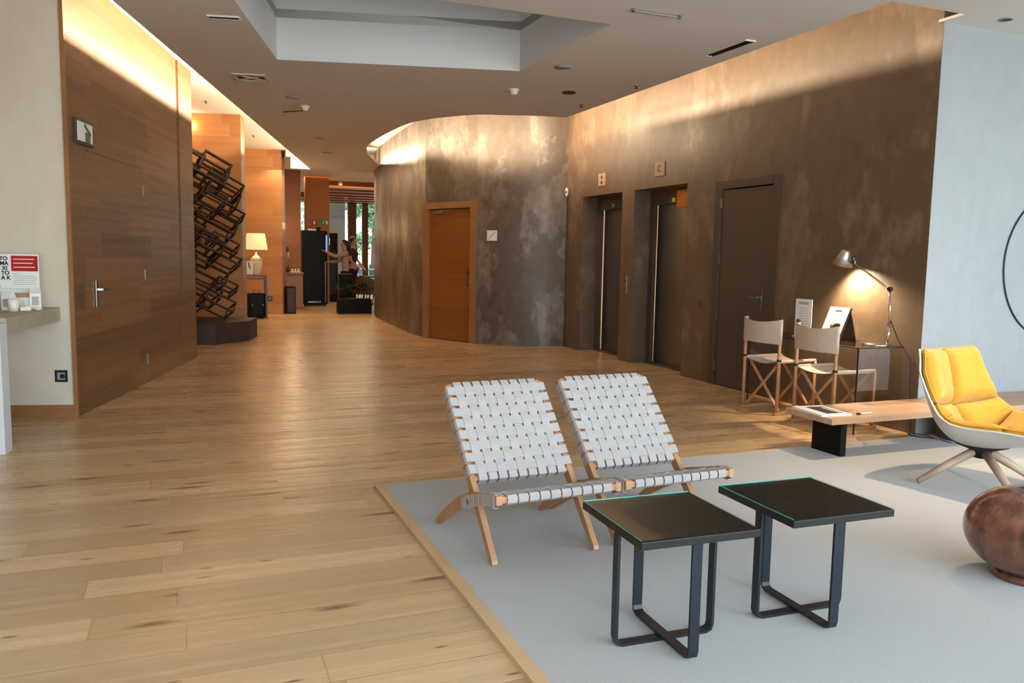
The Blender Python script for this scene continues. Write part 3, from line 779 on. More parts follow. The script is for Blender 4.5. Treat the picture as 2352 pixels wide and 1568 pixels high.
MB().lathe([(0, 0), (.055, 0), (.058, .02), (.058, .11), (.05, .13), (.046, .13), (.052, .11), (.052, .02), (0, .008)], n=28).build('body', M['jar'], t)
MB().lathe([(.056, .131), (.056, .145), (.01, .152), (.01, .165), (0, .165)], n=28).build('lid', M['whiteplastic'], t)
t = thing('small_dish', 'tiny white dish near the front edge of counter', 'dish', on_counter(.33, -.05))
MB().lathe([(0, 0), (.02, 0), (.03, .014), (.027, .014), (.018, .004), (0, .004)], n=20).build('bowl', M['ceramic'], t)

# ------------------------------------------------------------------ woven folding chairs
def safari(label, loc, rz):
    t = thing('woven_folding_chair', label, 'chair', loc, rz, 'woven folding chairs')
    xb, xs = .25, .285
    legp = [(-.285, 0.0), (-.275, .012), (-.20, .096), (-.10, .206), (-.01, .294), (.10, .411), (.22, .539), (.342, .672)]
    legw = [.022, .034, .038, .044, .05, .046, .04, .034]
    for s in (-1, 1):
        m = MB(); m.profile_x(legp, legw, s * xb - .013, s * xb + .013); m.build('back_leg', M['legwood'], t)
    seatp = [(-.405, .324), (-.34, .318), (-.26, .296), (-.17, .268), (-.08, .238), (.03, .190), (.14, .130), (.25, .062), (.335, .004)]
    seatw = [.038, .044, .046, .05, .062, .058, .05, .042, .026]
    for s in (-1, 1):
        m = MB(); m.profile_x(seatp, seatw, s * xs - .013, s * xs + .013); m.build('seat_leg', M['legwood'], t)
    m = MB(); m.bar((-xs, -.095, .232), (xs, -.095, .232), .018, .018)
    m.build('pivot_rod', M['steel'], t)
    MB().bar((-xb, .335, .675), (xb, .335, .675), .022, .026, up=(0, -.74, .67), bev=.004).build('back_rail', M['legwood'], t); MB().bar((-xb, -.012, .305), (xb, -.012, .305), .022, .026, up=(0, -.74, .67), bev=.004).build('back_rail', M['legwood'], t)
    MB().bar((-xs, -.388, .322), (xs, -.388, .322), .03, .03, bev=.008).build('seat_rail', M['legwood'], t); MB().bar((-xs, -.0, .212), (xs, -.0, .212), .024, .024, bev=.004).build('seat_rail', M['legwood'], t)
    # back weave
    p0 = Vector((0, -.012, .305)); p1 = Vector((0, .335, .675)); dv_ = (p1 - p0); L = dv_.length; dv_.normalize(); nn = Vector((0, -dv_.z, dv_.y))   # towards the sitter
    m = MB(); nv, nh = 9, 8; pv = .0505; ph = L / (nh + .3)
    f0 = .026
    for i in range(nv):
        x = (i - (nv - 1) / 2) * pv; pts = []
        pts.append(p0 + dv_ * .0 - nn * .022 + Vector((x, 0, 0))); pts.append(p0 - dv_ * .017 + Vector((x, 0, 0)) - nn * .014); pts.append(p0 - dv_ * .016 + nn * .020 + Vector((x, 0, 0)))
        for k in range(nh * 4 + 1):
            sv = .01 + (L - .02) * k / (nh * 4); ph_ = (sv / ph)
            off = .0026 * math.cos(PI * (ph_ - .65) + PI * (i % 2)); pts.append(p0 + dv_ * sv + nn * (f0 + off) + Vector((x, 0, 0)))
        pts.append(p0 + dv_ * (L + .014) + nn * .020 + Vector((x, 0, 0))); pts.append(p0 + dv_ * (L + .014) - nn * .016 + Vector((x, 0, 0))); pts.append(p0 + dv_ * (L - .01) - nn * .024 + Vector((x, 0, 0)))
        m.ribbon(pts, (1, 0, 0), .0410, .0028)
    for j in range(nh):
        sv = (j + .65) * ph; c = p0 + dv_ * sv; pts = []
        xe = xb + .0155
        pts += [c + Vector((-xe + .02, 0, 0)) - nn * .028, c + Vector((-xe, 0, 0)) - nn * .025, c + Vector((-xe - .001, 0, 0)) + nn * .019, c + Vector((-xe + .004, 0, 0)) + nn * (f0 + .004)]
        for k in range(nv * 4 + 1):
            x = -nv * pv / 2 + nv * pv * k / (nv * 4); i_ = x / pv + nv / 2 - .5
            off = -.0026 * math.cos(PI * (i_) + PI * (j % 2)); pts.append(c + Vector((x, 0, 0)) + nn * (f0 + off))
        pts += [c + Vector((xe - .004, 0, 0)) + nn * (f0 + .004), c + Vector((xe + .001, 0, 0)) + nn * .019, c + Vector((xe, 0, 0)) - nn * .025, c + Vector((xe - .02, 0, 0)) - nn * .028]
        m.ribbon(pts, dv_, .0455, .0028)
    m.build('woven_backrest', M['leather'], t)
    # seat weave follows the curved rails
    sp = [Vector((0, y, z)) for y, z in ((-.392, .342), (-.34, .341), (-.26, .319), (-.17, .291), (-.08, .263), (0.0, .228))]
    cum = [0]
    for a, c in zip(sp[:-1], sp[1:]): cum.append(cum[-1] + (c - a).length)
    LS = cum[-1]
    def sat(s_):
        s_ = max(0, min(LS, s_))
        for k in range(len(sp) - 1):
            if s_ <= cum[k + 1] + 1e-9:
                f = (s_ - cum[k]) / (cum[k + 1] - cum[k]); d = (sp[k + 1] - sp[k]).normalized(); return sp[k].lerp(sp[k + 1], f), d, Vector((0, -d.z, d.y))
        return sp[-1], d, Vector((0, -d.z, d.y))
    m = MB(); ns = 10; pw = .0505; nr = 7; pr = LS / nr
    for i in range(ns):
        x = (i - (ns - 1) / 2) * pw; X = Vector((x, 0, 0)); pts = [X + Vector((0, -.368, .300)), X + Vector((0, -.395, .301)), X + Vector((0, -.410, .312)), X + Vector((0, -.412, .329)), X + Vector((0, -.402, .342))]
        for k in range(nr * 4 + 1):
            s_ = LS * k / (nr * 4); q, d, nn = sat(s_); pts.append(q + X + nn * (-.006 + .0026 * math.cos(PI * (s_ / pr - .5) + PI * (i % 2)) if k > 1 else -.002))
        pts += [X + Vector((0, .016, .218)), X + Vector((0, .010, .198))]
        m.ribbon(pts, (1, 0, 0), .0435, .0028)
    for j in range(nr):
        q, d, nn = sat((j + .5) * pr); xe = xs + .0155; pts = []
        pts += [q + Vector((-xe + .02, 0, 0)) - nn * .056, q + Vector((-xe, 0, 0)) - nn * .054, q + Vector((-xe, 0, 0)) - nn * .008, q + Vector((-xe + .006, 0, 0)) + nn * .002]
        for k in range(ns * 4 + 1):
            x = -ns * pw / 2 + ns * pw * k / (ns * 4); i_ = x / pw + ns / 2 - .5
            pts.append(q + Vector((x, 0, 0)) + nn * (-.006 - .0026 * math.cos(PI * i_ + PI * (j % 2))))
        pts += [q + Vector((xe - .006, 0, 0)) + nn * .002, q + Vector((xe, 0, 0)) - nn * .008, q + Vector((xe, 0, 0)) - nn * .054, q + Vector((xe - .02, 0, 0)) - nn * .056]
        m.ribbon(pts, d, .046, .0028)
    m.build('woven_seat', M['leather'], t)
    for s in (-1, 1):
        o = MB().lathe([(0, 0), (.012, 0), (.012, .004), (0, .004)], n=14).build('bolt', M['steel'], t); o.matrix_local = Matrix.Translation((s * (xs + .014), -.095, .232)) @ Matrix.Rotation(PI / 2 * s, 4, 'Y')
    return t
sf = safari('woven white strap folding chair, left one beside the rug corner', (1.43, 3.405, .013), .045)
dup(sf, (2.055, 3.44, .013), .045, 'woven white strap folding chair, right one behind the black tables')

# ------------------------------------------------------------------ black marble side tables
def side_table(label, loc, rz):
    t = thing('marble_side_table', label, 'table', loc, rz, 'black marble side tables')
    S = .44; Z = .445
    MB().box((0, 0, Z - .016), (S, S, .026), bev=.002).build('marble_top', M['marble'], t)
    m = MB(); m.box((0, 0, Z + .0005), (S - .004, S - .004, .003))
    for f in m.bm.faces: f.material_index = 0
    m.bm.normal_update()
    for f in m.bm.faces: f.material_index = 1 if (f.normal.x < -.5 or f.normal.y > .5) else 0
    m.build('glass_plate', [M['tabletopglass'], M['glassedge']], t)
    w, th, rr = .036, .010, .19
    for ax in (0, 1):
        m = MB()
        def P(u, z): return (u, 0, z) if ax == 0 else (0, u, z)
        side = (0, 1, 0) if ax == 0 else (1, 0, 0)
        dz = .0 if ax == 0 else .0105
        zz = Z - .034
        pts = [P(-rr, zz), P(-rr, .03 + dz), P(-rr + .006, .012 + dz), P(-rr + .024, .005 + dz), P(rr - .024, .005 + dz), P(rr - .006, .012 + dz), P(rr, .03 + dz), P(rr, zz)]
        m.ribbon(pts, side, w, th)
        m.box((0, 0, zz + .003 + (0 if ax == 0 else .0)), (2 * rr + .01, w, .008) if ax == 0 else (w, 2 * rr + .01, .008))
        m.build('leg_loop', M['blackmetal'], t)
    return t
st = side_table('square black marble side table, left one nearest the camera', (1.518, 2.298, .013), -.04)
dup(st, (2.118, 2.312, .013), -.03, 'square black marble side table, right one in front of woven chairs')

# ------------------------------------------------------------------ low bench with magazines
t = thing('low_bench', 'long low oak bench along the pale wall on black panel legs', 'bench', (3.93, 4.06, 0))
MB().box((1.95, .225, .28), (3.9, .45, .04), bev=.002).build('bench_top', M['benchwood'], t)
for x in (.20, 3.6): MB().box((x, .23, .13), (.05, .27, .26)).build('leg', M['black'], t)
BT = .3
t = thing('magazine', 'white magazine with dark cover photo lying on bench end', 'magazine', (4.06, 4.30, BT), -.12)
MB().box((0, 0, .006), (.24, .33, .012), bev=.001).build('pages', M['paper'], t)
MB().box((.02, .0, .0125), (.13, .24, .001)).build('cover_photo', M['ink'], t)
MB().box((.06, -.02, .0135), (.012, .2, .001)).build('cover_stripe', M['paper'], t)
t = thing('folded_leaflet', 'tan folded leaflet lying beside the magazine on bench', 'leaflet', (4.25, 4.33, BT), .4)
MB().box((0, 0, .003), (.10, .15, .005)).build('sheet', M['kraft'], t)
t = thing('pencil', 'pale thick pencil near the front edge of bench', 'pencil', (4.215, 4.135, BT + .007), 0)
MB().tube([(.03, 0, 0), (.135, 0, 0)], .006, 8).build('shaft', M['paper'], t); MB().tube([(0, 0, 0), (.0, 0, .001), (.03, 0, 0)], [.005, .007, .006], 8).build('dark_end', M['ink'], t)
t = thing('felt_basket', 'low grey felt drum basket under the bench beside the armchair', 'basket', (5.50, 4.30, 0))
MB().lathe([(0, 0), (.19, 0), (.215, .03), (.215, .19), (.20, .20), (.20, .04), (0, .03)], n=36).build('body', M['fabricgrey'], t)
m = MB(); m.tube([(5.12 + .13 * math.cos(a) - .0, 4.36 + .09 * math.sin(a), .008 + .05 * max(0, math.sin(a * .5))) for a in [i * PI / 10 for i in range(0, 18)]] + [(5.25, 4.2, .008), (5.5, 4.05, .008), (5.8, 4.0, .008)], .005, 6)
mesh_obj('power_cord', m, M['cord'], 'looped black cord on the floor under bench', 'cord')

# ------------------------------------------------------------------ glass desk
t = thing('glass_desk', 'smoked glass desk against the brown wall under the reading lamp', 'desk', (4.78, 4.71, 0))
DX, DY, DZK = .46, 1.29, .68
MB().box((DX / 2, DY / 2, DZK - .006), (DX, DY, .012)).build('glass_top', M['smoked'], t)
for y in (.006, DY - .006): MB().box((DX / 2, y, (DZK - .012) / 2), (DX, .012, DZK - .012)).build('glass_side', M['smoked'], t)
m = MB()
for y in (.0, DY): m.box((-.002, y, DZK / 2), (.007, .012, DZK))
m.box((-.002, DY / 2, DZK - .004), (.007, DY, .010)); m.box((DX / 2, -.002, DZK - .004), (DX, .006, .010)); m.build('dark_edge', M['ink'], t)
# reading lamp
LX = 5.10
t = thing('reading_lamp', 'adjustable aluminium reading lamp shining on the wall above desk', 'lamp', (LX, 4.75, DZK))
MB().lathe([(0, 0), (.105, 0), (.107, .008), (.10, .016), (.03, .020), (0, .020)], (-.01, .09, 0), 36).build('base', M['chrome'], t)
m = MB(); m.tube([(0, 0, .018), (0, -.02, .15)], .011, 10); m.tube([(0, -.02, .15), (0, 0.0, .445)], .008, 10); m.build('lower_arm', M['chrome'], t)
MB().tube([(-.012, 0.0, .45), (.012, 0, .45)], .018, 12).build('elbow_joint', M['darkbrown'], t)
m = MB(); m.tube([(0, 0.0, .45), (0, .375, .645)], .0075, 10); m.tube([(0, 0.01, .438), (0, .35, .618)], .002, 6); m.build('upper_arm', M['chrome'], t)
MB().tube([(0, .0, .17), (0, -.035, .20)], .006, 8).build('knob', M['darkbrown'], t)
m = MB(); m.box((0, .39, .655), (.022, .05, .03), bev=.004); m.tube([(0, .395, .655), (0, .44, .665)], .009, 8); m.tube([(0, .385, .67), (0, .39, .695)], .009, 8); m.build('head_joint', M['steel'], t)
m = MB(); m.lathe([(.012, .085), (.03, .082), (.036, .07), (.046, .04), (.083, -.045), (.081, -.045), (.043, .038), (.032, .066), (0, .07)], n=36)
sh = m.build('shade', mat('satin_aluminium', (190, 186, 178), .35, .8), t); sh.matrix_local = Matrix.Translation((0, .50, .675)) @ Matrix.Rotation(.30, 4, 'X')
m = MB(); m.sphere((0, 0, 0), .022); bl = m.build('bulb', M['bulb'], t); bl.location = (0, .495, .665)
m = MB(); m.tube([(0, -.035, .19), (.03, -.09, .05), (.05, -.12, .0), (.135, -.12, -.1), (.14, -.13, -.35), (.15, -.15, -.66)], .004, 6); m.build('cord', M['cord'], t)
# documents on the desk
t = thing('brochure_easel', 'white cover brochure with a food photo on dark easel', 'brochure', (4.92, 5.18, DZK), 0)
rot = Matrix.Rotation(.42, 4, 'Y')
MB().box((.06, 0, .142), (.012, .23, .30), rot=rot, bev=.001).build('easel_back', M['darkbrown'], t)
MB().box((.05, 0, .146), (.006, .215, .295), rot=rot).build('cover', M['paper'], t)
m = MB(); m.bar((.12, 0, .27), (.20, 0, .0), .20, .008); m.build('easel_leg', M['darkbrown'], t)
o = MB().lathe([(0, 0), (.038, 0), (.038, .002), (0, .002)], n=24).build('plate_photo', M['kraft'], t); o.matrix_local = Matrix.Translation((.040, -.02, .135)) @ Matrix.Rotation(.42, 4, 'Y') @ Matrix.Rotation(-PI / 2, 4, 'Y') @ Matrix.Diagonal((1, 1.25, 1, 1))
o = MB().lathe([(0, 0), (.018, 0), (.018, .003), (0, .003)], n=20).build('food_photo', M['darkbrown'], t); o.matrix_local = Matrix.Translation((.0385, -.028, .135)) @ Matrix.Rotation(.42, 4, 'Y') @ Matrix.Rotation(-PI / 2, 4, 'Y')
m = MB(); m.box((.094, .0, .255), (.002, .07, .006), rot=rot); m.build('title_line', M['blue'], t)
t = thing('menu_holder', 'upright white printed card in clear holder on glass desk', 'menu', (4.96, 5.53, DZK), 0)
MB().box((.0, 0, .168), (.004, .20, .325)).build('card', M['paper'], t); MB().box((.02, 0, .004), (.09, .20, .006)).build('foot', M['bagclear'], t)
m = MB(); m.box((-.003, .0, .295), (.001, .12, .022))
for i in range(9): m.box((-.003, R.uniform(-.01, .01), .25 - i * .022), (.001, R.uniform(.08, .15), .004))
m.build('print', M['greyink'], t)

# ------------------------------------------------------------------ canvas folding chairs at the desk
def director(label, loc, rz):
    t = thing('canvas_folding_chair', label, 'chair', loc, rz, 'canvas folding chairs')   # faces +x, back at x=0
    hw = .215; wood = M['legwood']
    for s in (-1, 1):
        m = MB(); m.tube([(0, s * hw, .02), (0, s * hw, .835)], .0145, 12); m.build('back_post', wood, t)
        m = MB(); m.lathe([(.0, .0), (.0165, 0), (.0165, .018), (.01, .026), (0, .026)], (0, s * hw, .833), 14); m.build('finial', M['darkbrown'], t)
        m = MB(); m.tube([(.42, s * hw, .02), (.42, s * hw, .46)], .013, 12); m.build('front_post', wood, t)
        MB().bar((-.03, s * hw, .012), (.46, s * hw, .012), .028, .024, bev=.004).build('skid', wood, t)
        MB().tube([(-.005, s * (hw - .012), .465), (.43, s * (hw - .012), .465)], .011, 10).build('seat_rail', wood, t)
        for x in (.03, .39):
            MB().bar((x + .01 * s, s * (hw - .02), .45), (x + .01 * s, -s * (hw - .02), .035), .014, .026, up=(1, 0, 0), bev=.003).build('cross_leg', wood, t)
    for s in (-1, 1): MB().lathe([(0, 0), (.02, 0), (.02, .02), (0, .02)], (0, s * hw, .47), 12).build('collar', M['darkbrown'], t)
    m = MB()
    def bk(z0, z1, off=0.0):
        def f(u, v):
            y = -hw - .014 + (2 * hw + .028) * u; e = abs(2 * u - 1); bow = .05 * (1 - e ** 2)
            z = z0 + (z1 - z0) * v; z -= .028 * (1 - e ** 2) * v - .0 * (1 - v)
            return Vector((-.015 - bow + off, y, z))
        return f
    m.grid(bk(.62, .832), 20, 6); m.grid(bk(.62, .832, .006), 20, 6, flip=True)
    for s in (-1, 1):
        m.tube([(0, s * hw, .618), (0, s * hw, .834)], .0185, 12)
    m.build('canvas_back', M['canvas'], t)
    m = MB()
    for off in (0, -.006):
        def f(u, v, off=off):
            y = -hw + 2 * hw * u; e = abs(2 * u - 1)
            return Vector((.005 + .42 * v, y, .472 - .035 * (1 - e ** 2) + off))
        m.grid(f, 16, 6, flip=off < 0)
    for s in (-1, 1): m.tube([(.005, s * (hw - .008), .466), (.425, s * (hw - .008), .466)], .016, 10)
    m.build('canvas_seat', M['canvas'], t)
    return t
dc = director('canvas folding chair farther along the glass desk, beside dark door', (4.71, 5.745, 0), .05)
dup(dc, (4.70, 5.075, 0), .02, 'canvas folding chair nearer the bench, pushed up to glass desk')

# ------------------------------------------------------------------ yellow swivel armchair
hub = Vector((4.40, 3.34)); F = Vector((.138, -.990)); Wd = Vector((.990, .138))
ac = thing('yellow_armchair', 'white shell swivel armchair with yellow quilted cushions on oak star base', 'armchair', (hub.x, hub.y, .013), math.atan2(Wd.y, Wd.x))   # local: -y forward, x right
PR = [(.50, .40), (.44, .365), (.30, .315), (.10, .262), (-.06, .262), (-.17, .34), (-.235, .47), (-.275, .62), (-.315, .79)]   # forward, height
PRc = catmull(PR, 8)
def prof(t):
    x = t * (len(PRc) - 1); i = min(int(x), len(PRc) - 2); f = x - i
    p = PRc[i].lerp(PRc[i + 1], f); d = (PRc[min(i + 2, len(PRc) - 1)] - PRc[max(i - 1, 0)]).normalized()
    return p, d
def shell_pt(t, u, off=0.0):
    """t: 0 front of the seat, 1 top of the back; u: -1..1 across"""
    p, d = prof(t)
    nrm = Vector((d.y, -d.x))        # towards the sitter (forward/up side)
    if nrm.y < -.2: nrm = -nrm
    hwid = .32 + .07 * math.sin(PI * min(1, t * 1.05)) - .02 * (t > .9) * (t - .9) * 10
    curl = .06 + .10 * math.sin(PI * min(max((t - .15) / .75, 0), 1))
    c = abs(u) ** 2.4 * curl
    q = p + nrm * (c + off)
    x = u * hwid * (1 - .10 * abs(u) ** 3)
    if off: x -= u * off * .25
    return Vector((x, -q.x, q.y))
m = MB()
m.grid(lambda a, c: shell_pt(a, 2 * c - 1), 44, 24); m.grid(lambda a, c: shell_pt(a, 2 * c - 1, -.012), 44, 24, flip=True)
rim_a = [shell_pt(0, -1 + i / 12, -.006) for i in range(25)]; rim_b = [shell_pt(1, -1 + i / 12, -.006) for i in range(25)]
m.tube(rim_a, .007, 6); m.tube(rim_b, .007, 6)
for s in (-1, 1): m.tube([shell_pt(i / 44, s, -.006) for i in range(45)], .007, 6)
m.build('shell', M['shell'], ac, recalc=False)
def pillow(t0, t1, u0, u1, h=.062, base=.008):
    m = MB(); n_ = 14
    def top(a, c):
        t = t0 + (t1 - t0) * a; u = u0 + (u1 - u0) * c
        ea = 1 - abs(2 * a - 1) ** 4; ec = 1 - abs(2 * c - 1) ** 4
        pf = (max(ea, 0) * max(ec, 0)) ** .38
        wr = .0025 * math.sin(a * 23 + c * 9) * math.sin(c * 17 - a * 5) * pf
        return shell_pt(t, u, base + .012 + h * pf + wr)
    def bot(a, c): return shell_pt(t0 + (t1 - t0) * a, u0 + (u1 - u0) * c, base)
    T = m.grid(top, n_, n_); B_ = m.grid(bot, n_, n_, flip=True)
    def edge(l):
        for k in range(len(l) - 1):
            (a, b_), (c, d) = l[k], l[k + 1]
            f = m.bm.faces.new((a, c, d, b_)); f.smooth = True
    edge([(T[i][0], B_[i][0]) for i in range(n_ + 1)]); edge([(T[i][n_], B_[i][n_]) for i in range(n_ + 1)])
    edge([(T[0][i], B_[0][i]) for i in range(n_ + 1)]); edge([(T[n_][i], B_[n_][i]) for i in range(n_ + 1)])
    o = m.build('cushion', M['yellow'], ac)
    m = MB(); e = base + .014
    k = 8; loop = [(t0 + (t1 - t0) * i / k, u0) for i in range(k)] + [(t1, u0 + (u1 - u0) * i / k) for i in range(k)] + [(t1 - (t1 - t0) * i / k, u1) for i in range(k)] + [(t0, u1 - (u1 - u0) * i / k) for i in range(k + 1)]
    m.tube([shell_pt(a, c, e) for a, c in loop], .0045, 6, cap=False); m.build('piping', M['yellowpipe'], o)
for (t0, t1) in ((.012, .235), (.24, .478), (.488, .735), (.742, 1.03)):
    for (u0, u1) in ((-.97, -.012), (.012, .97)): pillow(t0, min(t1, 1.0), u0, u1, .075 if t0 > .45 else .06)
MB().lathe([(.155, .262), (.15, .25), (.06, .215), (.045, .17), (0, .17)], n=28).build('swivel_mount', M['rubber'], ac)
rzc = math.atan2(Wd.y, Wd.x)
for v in ((-.34, .14), (.14, .34), (.34, -.14), (-.14, -.34)):
    q = Matrix.Rotation(-rzc, 3, 'Z') @ Vector((v[0], v[1], 0)); q2 = q * .12
    MB().tube([(q2.x, q2.y, .205), (q.x * .5, q.y * .5, .128), (q.x, q.y, .016)], [.026, .024, .016], 12).build('leg', M['legwood2'], ac)

# ------------------------------------------------------------------ turned wooden vase
t = thing('round_wooden_vase', 'glossy brown turned wooden vase with a dark hole at the right edge', 'vase', (3.27, 2.24, .013))
pr = [(0, 0), (.115, 0), (.125, .012), (.118, .03), (.10, .036)]
for i in range(3, 25):
    a = -PI / 2 + PI * i / 25; pr.append((.243 * math.cos(a), .205 + .19 * math.sin(a)))
pr += [(.03, .394), (.024, .38), (0, .37)]
MB().lathe(pr, n=56).build('body', M['turned'], t)
pv_ = Vector((-.12, -.185, .20)); dn_ = Vector((-.03, -.24, .0))
nx = Vector((.0, -1, .05)).normalized()
o = MB().lathe([(0, .0), (.030, .0), (.034, .006), (.036, .004), (.036, -.01), (0, -.012)], n=24).build('hole_rim', mat('dark_hole', (30, 20, 16), .5), t)
dirv = Vector((-.62, -.78, .10)).normalized(); o.matrix_local = Matrix.Translation(Vector((0, 0, .20)) + Vector((dirv.x * .240, dirv.y * .240, .018))) @ dirv.to_track_quat('Z', 'Y').to_matrix().to_4x4()

# ------------------------------------------------------------------ ring on the pale wall
m = MB(); rr_ = .60
m.tube([(rr_ * math.cos(a), 0, rr_ * math.sin(a)) for a in [i * 2 * PI / 96 for i in range(97)]], .006, 8, cap=False)
mesh_obj('wall_ring', m, mat('dark_blue_ring', (26, 32, 56), .4), 'large thin dark ring mounted on the pale wall', 'wall art', (6.695, BY - .012, 1.335))

# ------------------------------------------------------------------ frame sculpture on plinth
sc = thing('frame_sculpture', 'tall dark sculpture of stacked tilted box frames on a low plinth', 'sculpture', (.40, 12.95, 0), LA - PI / 2)
m = MB(); m.prism([(-.62, -.72), (.14, -.72), (.50, -.10), (.50, .55), (-.62, .55)], 0, .30); m.build('plinth', M['basestone'], sc)
# lattice axes: box corners point at the hall
vv = Vector((.27, .963, 0)); rv = Vector((.963, -.27, 0)); zv = Vector((0, 0, 1))
ax1 = ((rv * math.cos(.60) - zv * math.sin(.60)) * .816 + vv * .577).normalized(); ax3 = zv * .816 + vv * .577; ax3 = (ax3 - ax1 * ax3.dot(ax1)).normalized(); ax2 = ax3.cross(ax1).normalized()
RB = random.Random(12)
def boxframe(o, a, bb, c, th):
    m = MB(); vs = [o + ax1 * (a * i) + ax2 * (bb * j) + ax3 * (c * k) for i in (0, 1) for j in (0, 1) for k in (0, 1)]
    for i in range(8):
        for bit in (1, 2, 4):
            j = i ^ bit
            if j > i:
                d = (vs[j] - vs[i]).normalized(); up = ax3 if bit != 1 else ax1
                m.bar(vs[i] - d * th * .5, vs[j] + d * th * .5, th, th, up=up)
    return m, min(v.co.z for v in m.bm.verts)
for zc, xo, a, bb, c in ((.46, -.30, .34, .52, .14), (.46, .12, .44, .30, .16), (.70, -.08, .42, .40, .14), (.98, .02, .50, .34, .18), (1.02, -.34, .30, .46, .12), (1.34, -.02, .34, .56, .20), (1.42, .24, .40, .26, .14),
                         (1.66, -.32, .42, .40, .16), (1.74, .10, .56, .36, .22), (2.04, .02, .36, .52, .16), (2.12, .20, .46, .28, .24), (2.22, -.34, .44, .36, .20), (2.46, -.02, .62, .36, .24), (2.52, .10, .40, .30, .28),
                         (.80, .26, .30, .30, .10), (1.18, .22, .36, .40, .10), (1.52, -.12, .50, .44, .12), (1.86, .30, .34, .34, .12), (1.95, -.16, .52, .30, .14), (2.30, .22, .50, .40, .12), (2.62, -.22, .30, .30, .26), (1.24, -.40, .40, .34, .14)):
    cen = Vector((-.10 + xo, -.10 + RB.uniform(-.16, .16), zc)); o_ = cen - ax1 * a / 2 - ax2 * bb / 2 - ax3 * c / 2
    m, zm = boxframe(o_, a, bb, c, .022 if c < .2 else .03)
    if zm < .30: bmesh.ops.translate(m.bm, verts=m.bm.verts, vec=(0, 0, .302 - zm))
    m.build('box_frame', M['darkbrown'], sc)
# ------------------------------------------------------------------ console with lamp, by the far pillar
ct = thing('black_console', 'black metal console table with wood top beside the far pillar', 'table', (1.02, 16.85, 0))
MB().box((.22, .2, .875), (.50, .42, .02)).build('table_top', M['brownpanel'], ct)
for x in (-.02, .455):
    for y in (0.01, .39): MB().box((x, y, .432), (.03, .03, .865)).build('leg', M['blackmetal'], ct)
m = MB()
for y in (0.01, .39): m.box((.22, y, .80), (.46, .02, .02)); m.box((.22, y, .855), (.46, .03, .02))
m.build('rails', M['blackmetal'], ct)
tl = thing('table_lamp', 'table lamp with white urn base and glowing cream drum shade', 'lamp', (1.30, 17.03, .885))
MB().lathe([(0, 0), (.06, 0), (.07, .015), (.085, .05), (.115, .20), (.118, .27), (.11, .285), (.125, .295), (.05, .37), (.02, .395), (.012, .44), (0, .44)], n=32).build('urn', M['ceramic'], tl)
MB().lathe([(.225, .50), (.175, .82), (.172, .82), (.222, .50)], n=40).build('shade', M['shade'], tl)
MB().tube([(0, 0, .43), (0, 0, .80)], .008, 8).build('stem', M['steel'], tl)
t = thing('leaflet_card', 'white leaflet with dark branch print leaning beside the table lamp', 'leaflet', (1.14, 16.87, .885), -.25)
rt = Matrix.Rotation(-.25, 4, 'X'); MB().box((0, .03, .135), (.17, .006, .27), rot=rt).build('card', M['paper'], t)
m = MB(); m.bar((-.02, .055, .25), (.02, .03, .14), .004, .02, up=(1, 0, 0)); m.bar((.01, .03, .15), (.05, .012, .05), .004, .015, up=(1, 0, 0)); m.build('print', M['darkbrown'], t)
m = MB(); m.sphere((0, 0, .05), .05, (1, 1, 1)); mesh_obj('black_ornament', m, M['black'], 'small round black ornament at left end of the console', 'ornament', (1.05, 17.15, .885))
def luggage(name, label, loc, w, d, h, rz):
    t = thing(name, label, 'bag', loc, rz)
    MB().box((0, 0, h / 2 + .01), (w, d, h), bev=.04).build('body', M['black'], t)
    MB().box((0, -d / 2 - .012, h * .38), (w * .7, .03, h * .42), bev=.012).build('front_pocket', M['black'], t)
    m = MB(); m.tube([(-.06, 0, h), (-.06, 0, h + .07), (.06, 0, h + .07), (.06, 0, h)], .008, 8); m.build('handle', M['blackmetal'], t)
    for s in (-1, 1): MB().sphere((s * w * .3, -d / 2 - .028, h * .55), .014).build('buckle', M['chrome'], t)
    return t
luggage('travel_bag', 'tall black travel bag standing under the lamp console', (1.29, 17.02, 0), .34, .22, .50, .1)
luggage('travel_bag', 'smaller black bag leaning at left of tall travel bag', (.86, 16.55, 0), .26, .20, .38, -.1)
t = thing('pillar_socket', 'round dark socket low on the far wood pillar', 'socket', wl(11.243, -.27, .34), LA - PI / 2)
MB().box((0, -.004, 0), (.10, .012, .10), bev=.004).build('frame', M['darkbrown'], t); MB().box((0, -.012, 0), (.045, .006, .045), bev=.002).build('insert', M['greyplastic'], t)
t = thing('floor_box', 'small dark tall floor box beside the far wood pillar', 'box', (2.11, 18.35, 0))
MB().box((0, 0, .30), (.20, .3, .60), bev=.004).build('cabinet', M['black'], t); MB().box((0, -.152, .3), (.16, .006, .52)).build('door', M['darkbrown'], t)
